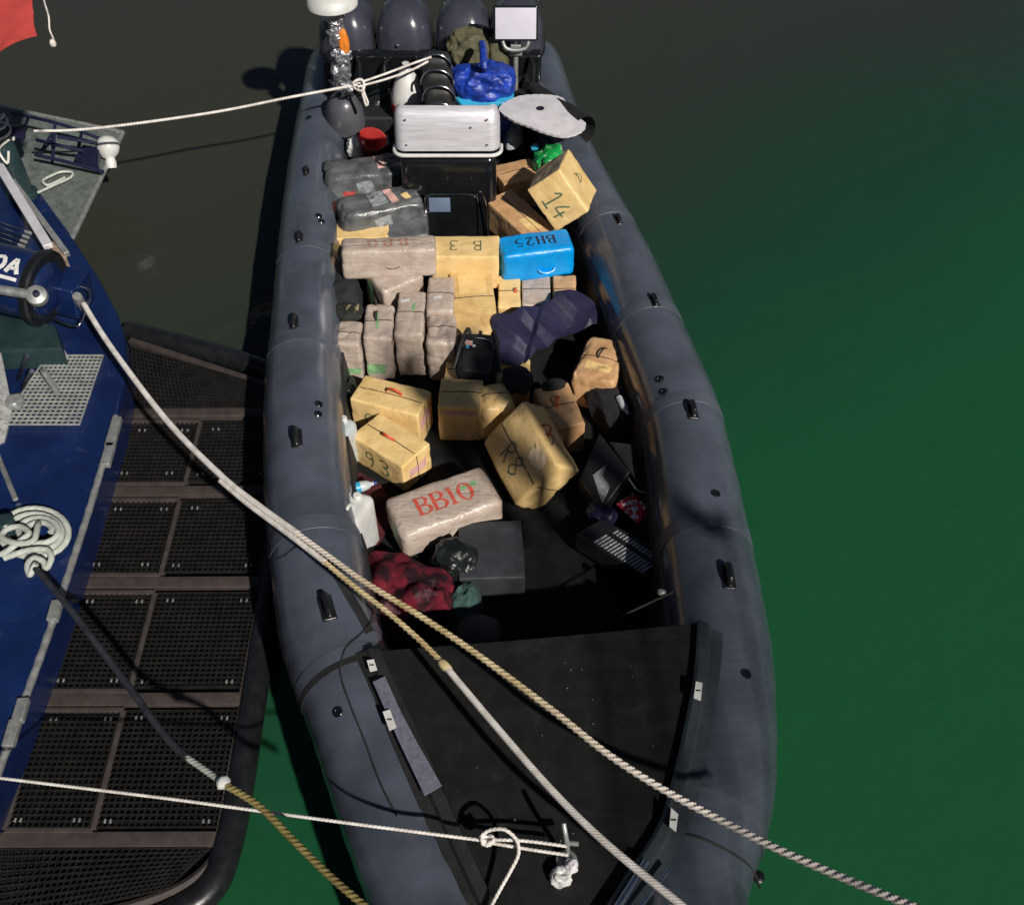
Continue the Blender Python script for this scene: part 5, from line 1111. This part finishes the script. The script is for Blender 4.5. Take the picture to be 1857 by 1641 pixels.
rope('mossy_length', '', [(412, 1425, 1.1), (470, 1462, 1.16), (530, 1522, 1.22), (600, 1590, 1.3), (670, 1650, 1.38), (760, 1730, 1.5)], .018, 'ropeolive', .08, .3, par=t)
finish('whipping', lump(P(406, 1420, 1.09), X, Y, .03, .026, .022, .006, 20, 62, 3), 'white', t)
# stern line
t = thing('stern_line', 'thin white line from the teal post to the padded seat, knotted by the mast', 'rope', P(330, 212, 1.2))
ps = [(62, 238, zt-.05), (140, 236, zt-.06), (250, 224, zt-.02), (400, 202, 1.1), (520, 178, 1.18), (600, 163, 1.16), (648, 154, 1.17)]
rope('line', '', ps, .0125, 'ropewhite', .06, .2, par=t)
rope('doubled_end', '', [(648, 152, 1.17), (700, 134, 1.2), (745, 117, 1.24), (782, 104, 1.26)], .011, 'ropewhite', .06, .2, par=t); rope('doubled_end', '', [(648, 158, 1.16), (700, 144, 1.18), (745, 128, 1.22), (776, 112, 1.24)], .011, 'ropewhite', .06, .2, par=t)
kn = P(650, 155, 1.17); kp = [kn+V((.05*math.cos(a)*1.0, .02*math.sin(2*a), .05*math.sin(a))) for a in np.linspace(0, 11, 26)]
finish('knot', rope_bm(catmull(kp, 4), .013, .06), 'ropewhite', t); finish('tail', rope_bm(catmull([kn+V((.03, 0, 0)), kn+V((.05, -.02, -.08)), kn+V((.07, -.03, -.15)), kn+V((.05, -.03, -.17)), kn+V((.03, -.02, -.06))], 8), .011, .06), 'ropewhite', t)
wr = [pc_+V((.108*math.cos(a), .108*math.sin(a), -.03+.012*a)) for a in np.linspace(0, 19, 80)]
finish('post_turns', rope_bm(wr, .012, .06), 'ropewhite', t); finish('post_tail', rope_bm(catmull([pc_+V((.1, -.05, 0)), pc_+V((.03, -.14, -.04)), pc_+V((.06, -.15, -.16)), pc_+V((.1, -.13, -.06))], 8), .011, .06), 'ropewhite', t)
# thin bow line
t = thing('bow_line', 'thin white line from the pontoon side to the hook on the foredeck', 'rope', P(400, 1460, 1.1))
rope('line', '', [(-60, 1403, .8), (120, 1425, .88), (300, 1447, .95), (470, 1470, 1.0), (640, 1493, 1.08), (880, 1524, 1.06)], .0085, 'ropewhite', .05, .2, par=t)
rope('hook_loop', '', [(880, 1522, 1.06), (950, 1524, 1.07), (1028, 1534, 1.08)], .0085, 'ropewhite', .05, .2, par=t); rope('hook_loop', '', [(880, 1526, 1.05), (950, 1538, 1.06), (1030, 1550, 1.07)], .0085, 'ropewhite', .05, .2, par=t)
rope('loose_end', '', [(884, 1528, 1.07), (872, 1518, 1.08), (888, 1505, 1.1), (915, 1504, 1.12), (936, 1522, 1.1), (940, 1548, 1.08), (925, 1580, 1.05), (908, 1610, 1.03), (890, 1645, 1.02), (880, 1680, 1.02)], .0095, 'ropewhite', .05, .2, par=t)
kn = P(884, 1523, 1.07); finish('knot', rope_bm(catmull([kn+V((.028*math.cos(a), .018*math.sin(a), .014*math.sin(2.3*a))) for a in np.linspace(0, 12, 24)], 4), .0095, .05), 'ropewhite', t)
c = P(1028, 1558, FD+.1); t = thing('tow_hook', 'steel hook with a white rag on the foredeck', 'hook', c)
finish('stem', pipe([c, c+V((0, .02, .09)), c+V((-.01, .05, .16)), c+V((-.02, .09, .2))], .012), 'galv', t); finish('cross_bar', rod(c+V((-.01, .04, .1)), c+V((.05, .03, .11)), .012), 'galv', t); finish('base', lathe([(.05, -.04), (.05, -.01), (.03, .0), (.02, .02)], c, Z, 18), 'galv', t)
finish('rag', lump(c+V((-.03, -.08, .0)), X, Y, .035, .03, .03, .012, 22, 65, 4), 'white', t); finish('rag_tail', lump(c+V((.02, -.04, .03)), X, Y, .022, .025, .02, .008, 22, 66, 4), 'foam', t)
# coil of rope on the blue deck
cz = DZ+.05
def el(cx, cy, rx_, ry_, a0, a1, n, z0, z1): return [P(cx+rx_*math.cos(a), cy+ry_*math.sin(a), z0+(z1-z0)*i/(n-1)) for i, a in enumerate(np.linspace(a0, a1, n))]
t = thing('rope_coil', 'thick grey green rope coiled in swirls on the blue deck', 'rope coil', P(62, 975, DZ))
finish('outer_turns', rope_bm(catmull(el(62, 966, 62, 44, 2.4, 2.4+6.28, 16, cz, cz)+el(62, 966, 50, 34, 2.4+6.28, 2.4+12.2, 16, cz+.03, cz+.04), 5), .021, .12, depth=.1), 'ropegrey', t)
finish('inner_turns', rope_bm(catmull(el(70, 962, 36, 23, 2, 2+6.28, 12, cz+.05, cz+.06)+el(72, 960, 22, 13, 2+6.28, 2+11, 10, cz+.06, cz+.07), 5), .02, .12, depth=.1), 'ropegrey', t)
finish('cross_turns', rope_bm(catmull([P(x, y, z) for x, y, z in ((-20, 1000, cz+.03), (4, 1004, cz+.08), (40, 978, cz+.11), (52, 966, cz+.12), (36, 955, cz+.11), (12, 960, cz+.1), (4, 975, cz+.1), (30, 985, cz+.12), (60, 980, cz+.13), (68, 955, cz+.12), (70, 948, cz+.08))], 8), .02, .12, depth=.1), 'ropegrey', t)
finish('lower_turns', rope_bm(catmull([P(x, y, z) for x, y, z in ((8, 1012, cz+.06), (50, 998, cz+.09), (84, 997, cz+.09), (93, 1012, cz+.08), (84, 1030, cz+.06), (78, 1018, cz+.07), (62, 1012, cz+.1), (50, 1024, cz+.1), (54, 1042, cz+.08), (60, 1030, cz+.12), (66, 1022, cz+.14))], 8), .02, .12, depth=.1), 'ropegrey', t)
finish('bitt', lathe([(.06, -.05), (.06, .12), (.05, .13), (0, .132)], P(18, 966, cz), Z, 20), 'teal', t)
finish('bungee_cord', pipe([P(1105, 1128, .62), P(1180, 1092, .66), P(1242, 1064, .7)], .006, 8), 'cordblk', rib)
finish('shackle', lump(P(1200, 1074, .68), X, Y, .022, .016, .014, .004, 25, 71, 3), 'galv', rib)
# strap round the near part of the left hand tube
i = near(640, 1262); dd = (path[i+1]-path[i-1]).normalized()
finish('tube_strap', sweep(new(), [path[i]+dd*.022*t for t in (-1, -.95, .95, 1)], [rads[i]*1.002, rads[i]*1.017, rads[i]*1.017, rads[i]*1.002], 36, up=Z, caps=False), 'blackmat', rib)
# lint and crumbs on the deck carpet
bm = new(); rr_ = random.Random(3)
for k in range(26):
    px, py = rr_.uniform(760, 1200), rr_.uniform(1190, 1560)
    if px < 700+(py-1180)*.42 or px > 1250-(py-1180)*.2: continue
    c = P(px, py, FD+(py-1180)/460*.09+.012); a = rr_.uniform(0, 6.3); L_ = rr_.uniform(.0015, .005); d1 = V((math.cos(a), math.sin(a), 0))
    obox(bm, c, d1, Z.cross(d1), Z, L_, L_*.4, .001)
finish('lint', bm, 'galv', deck, smooth=False, kind='stuff')
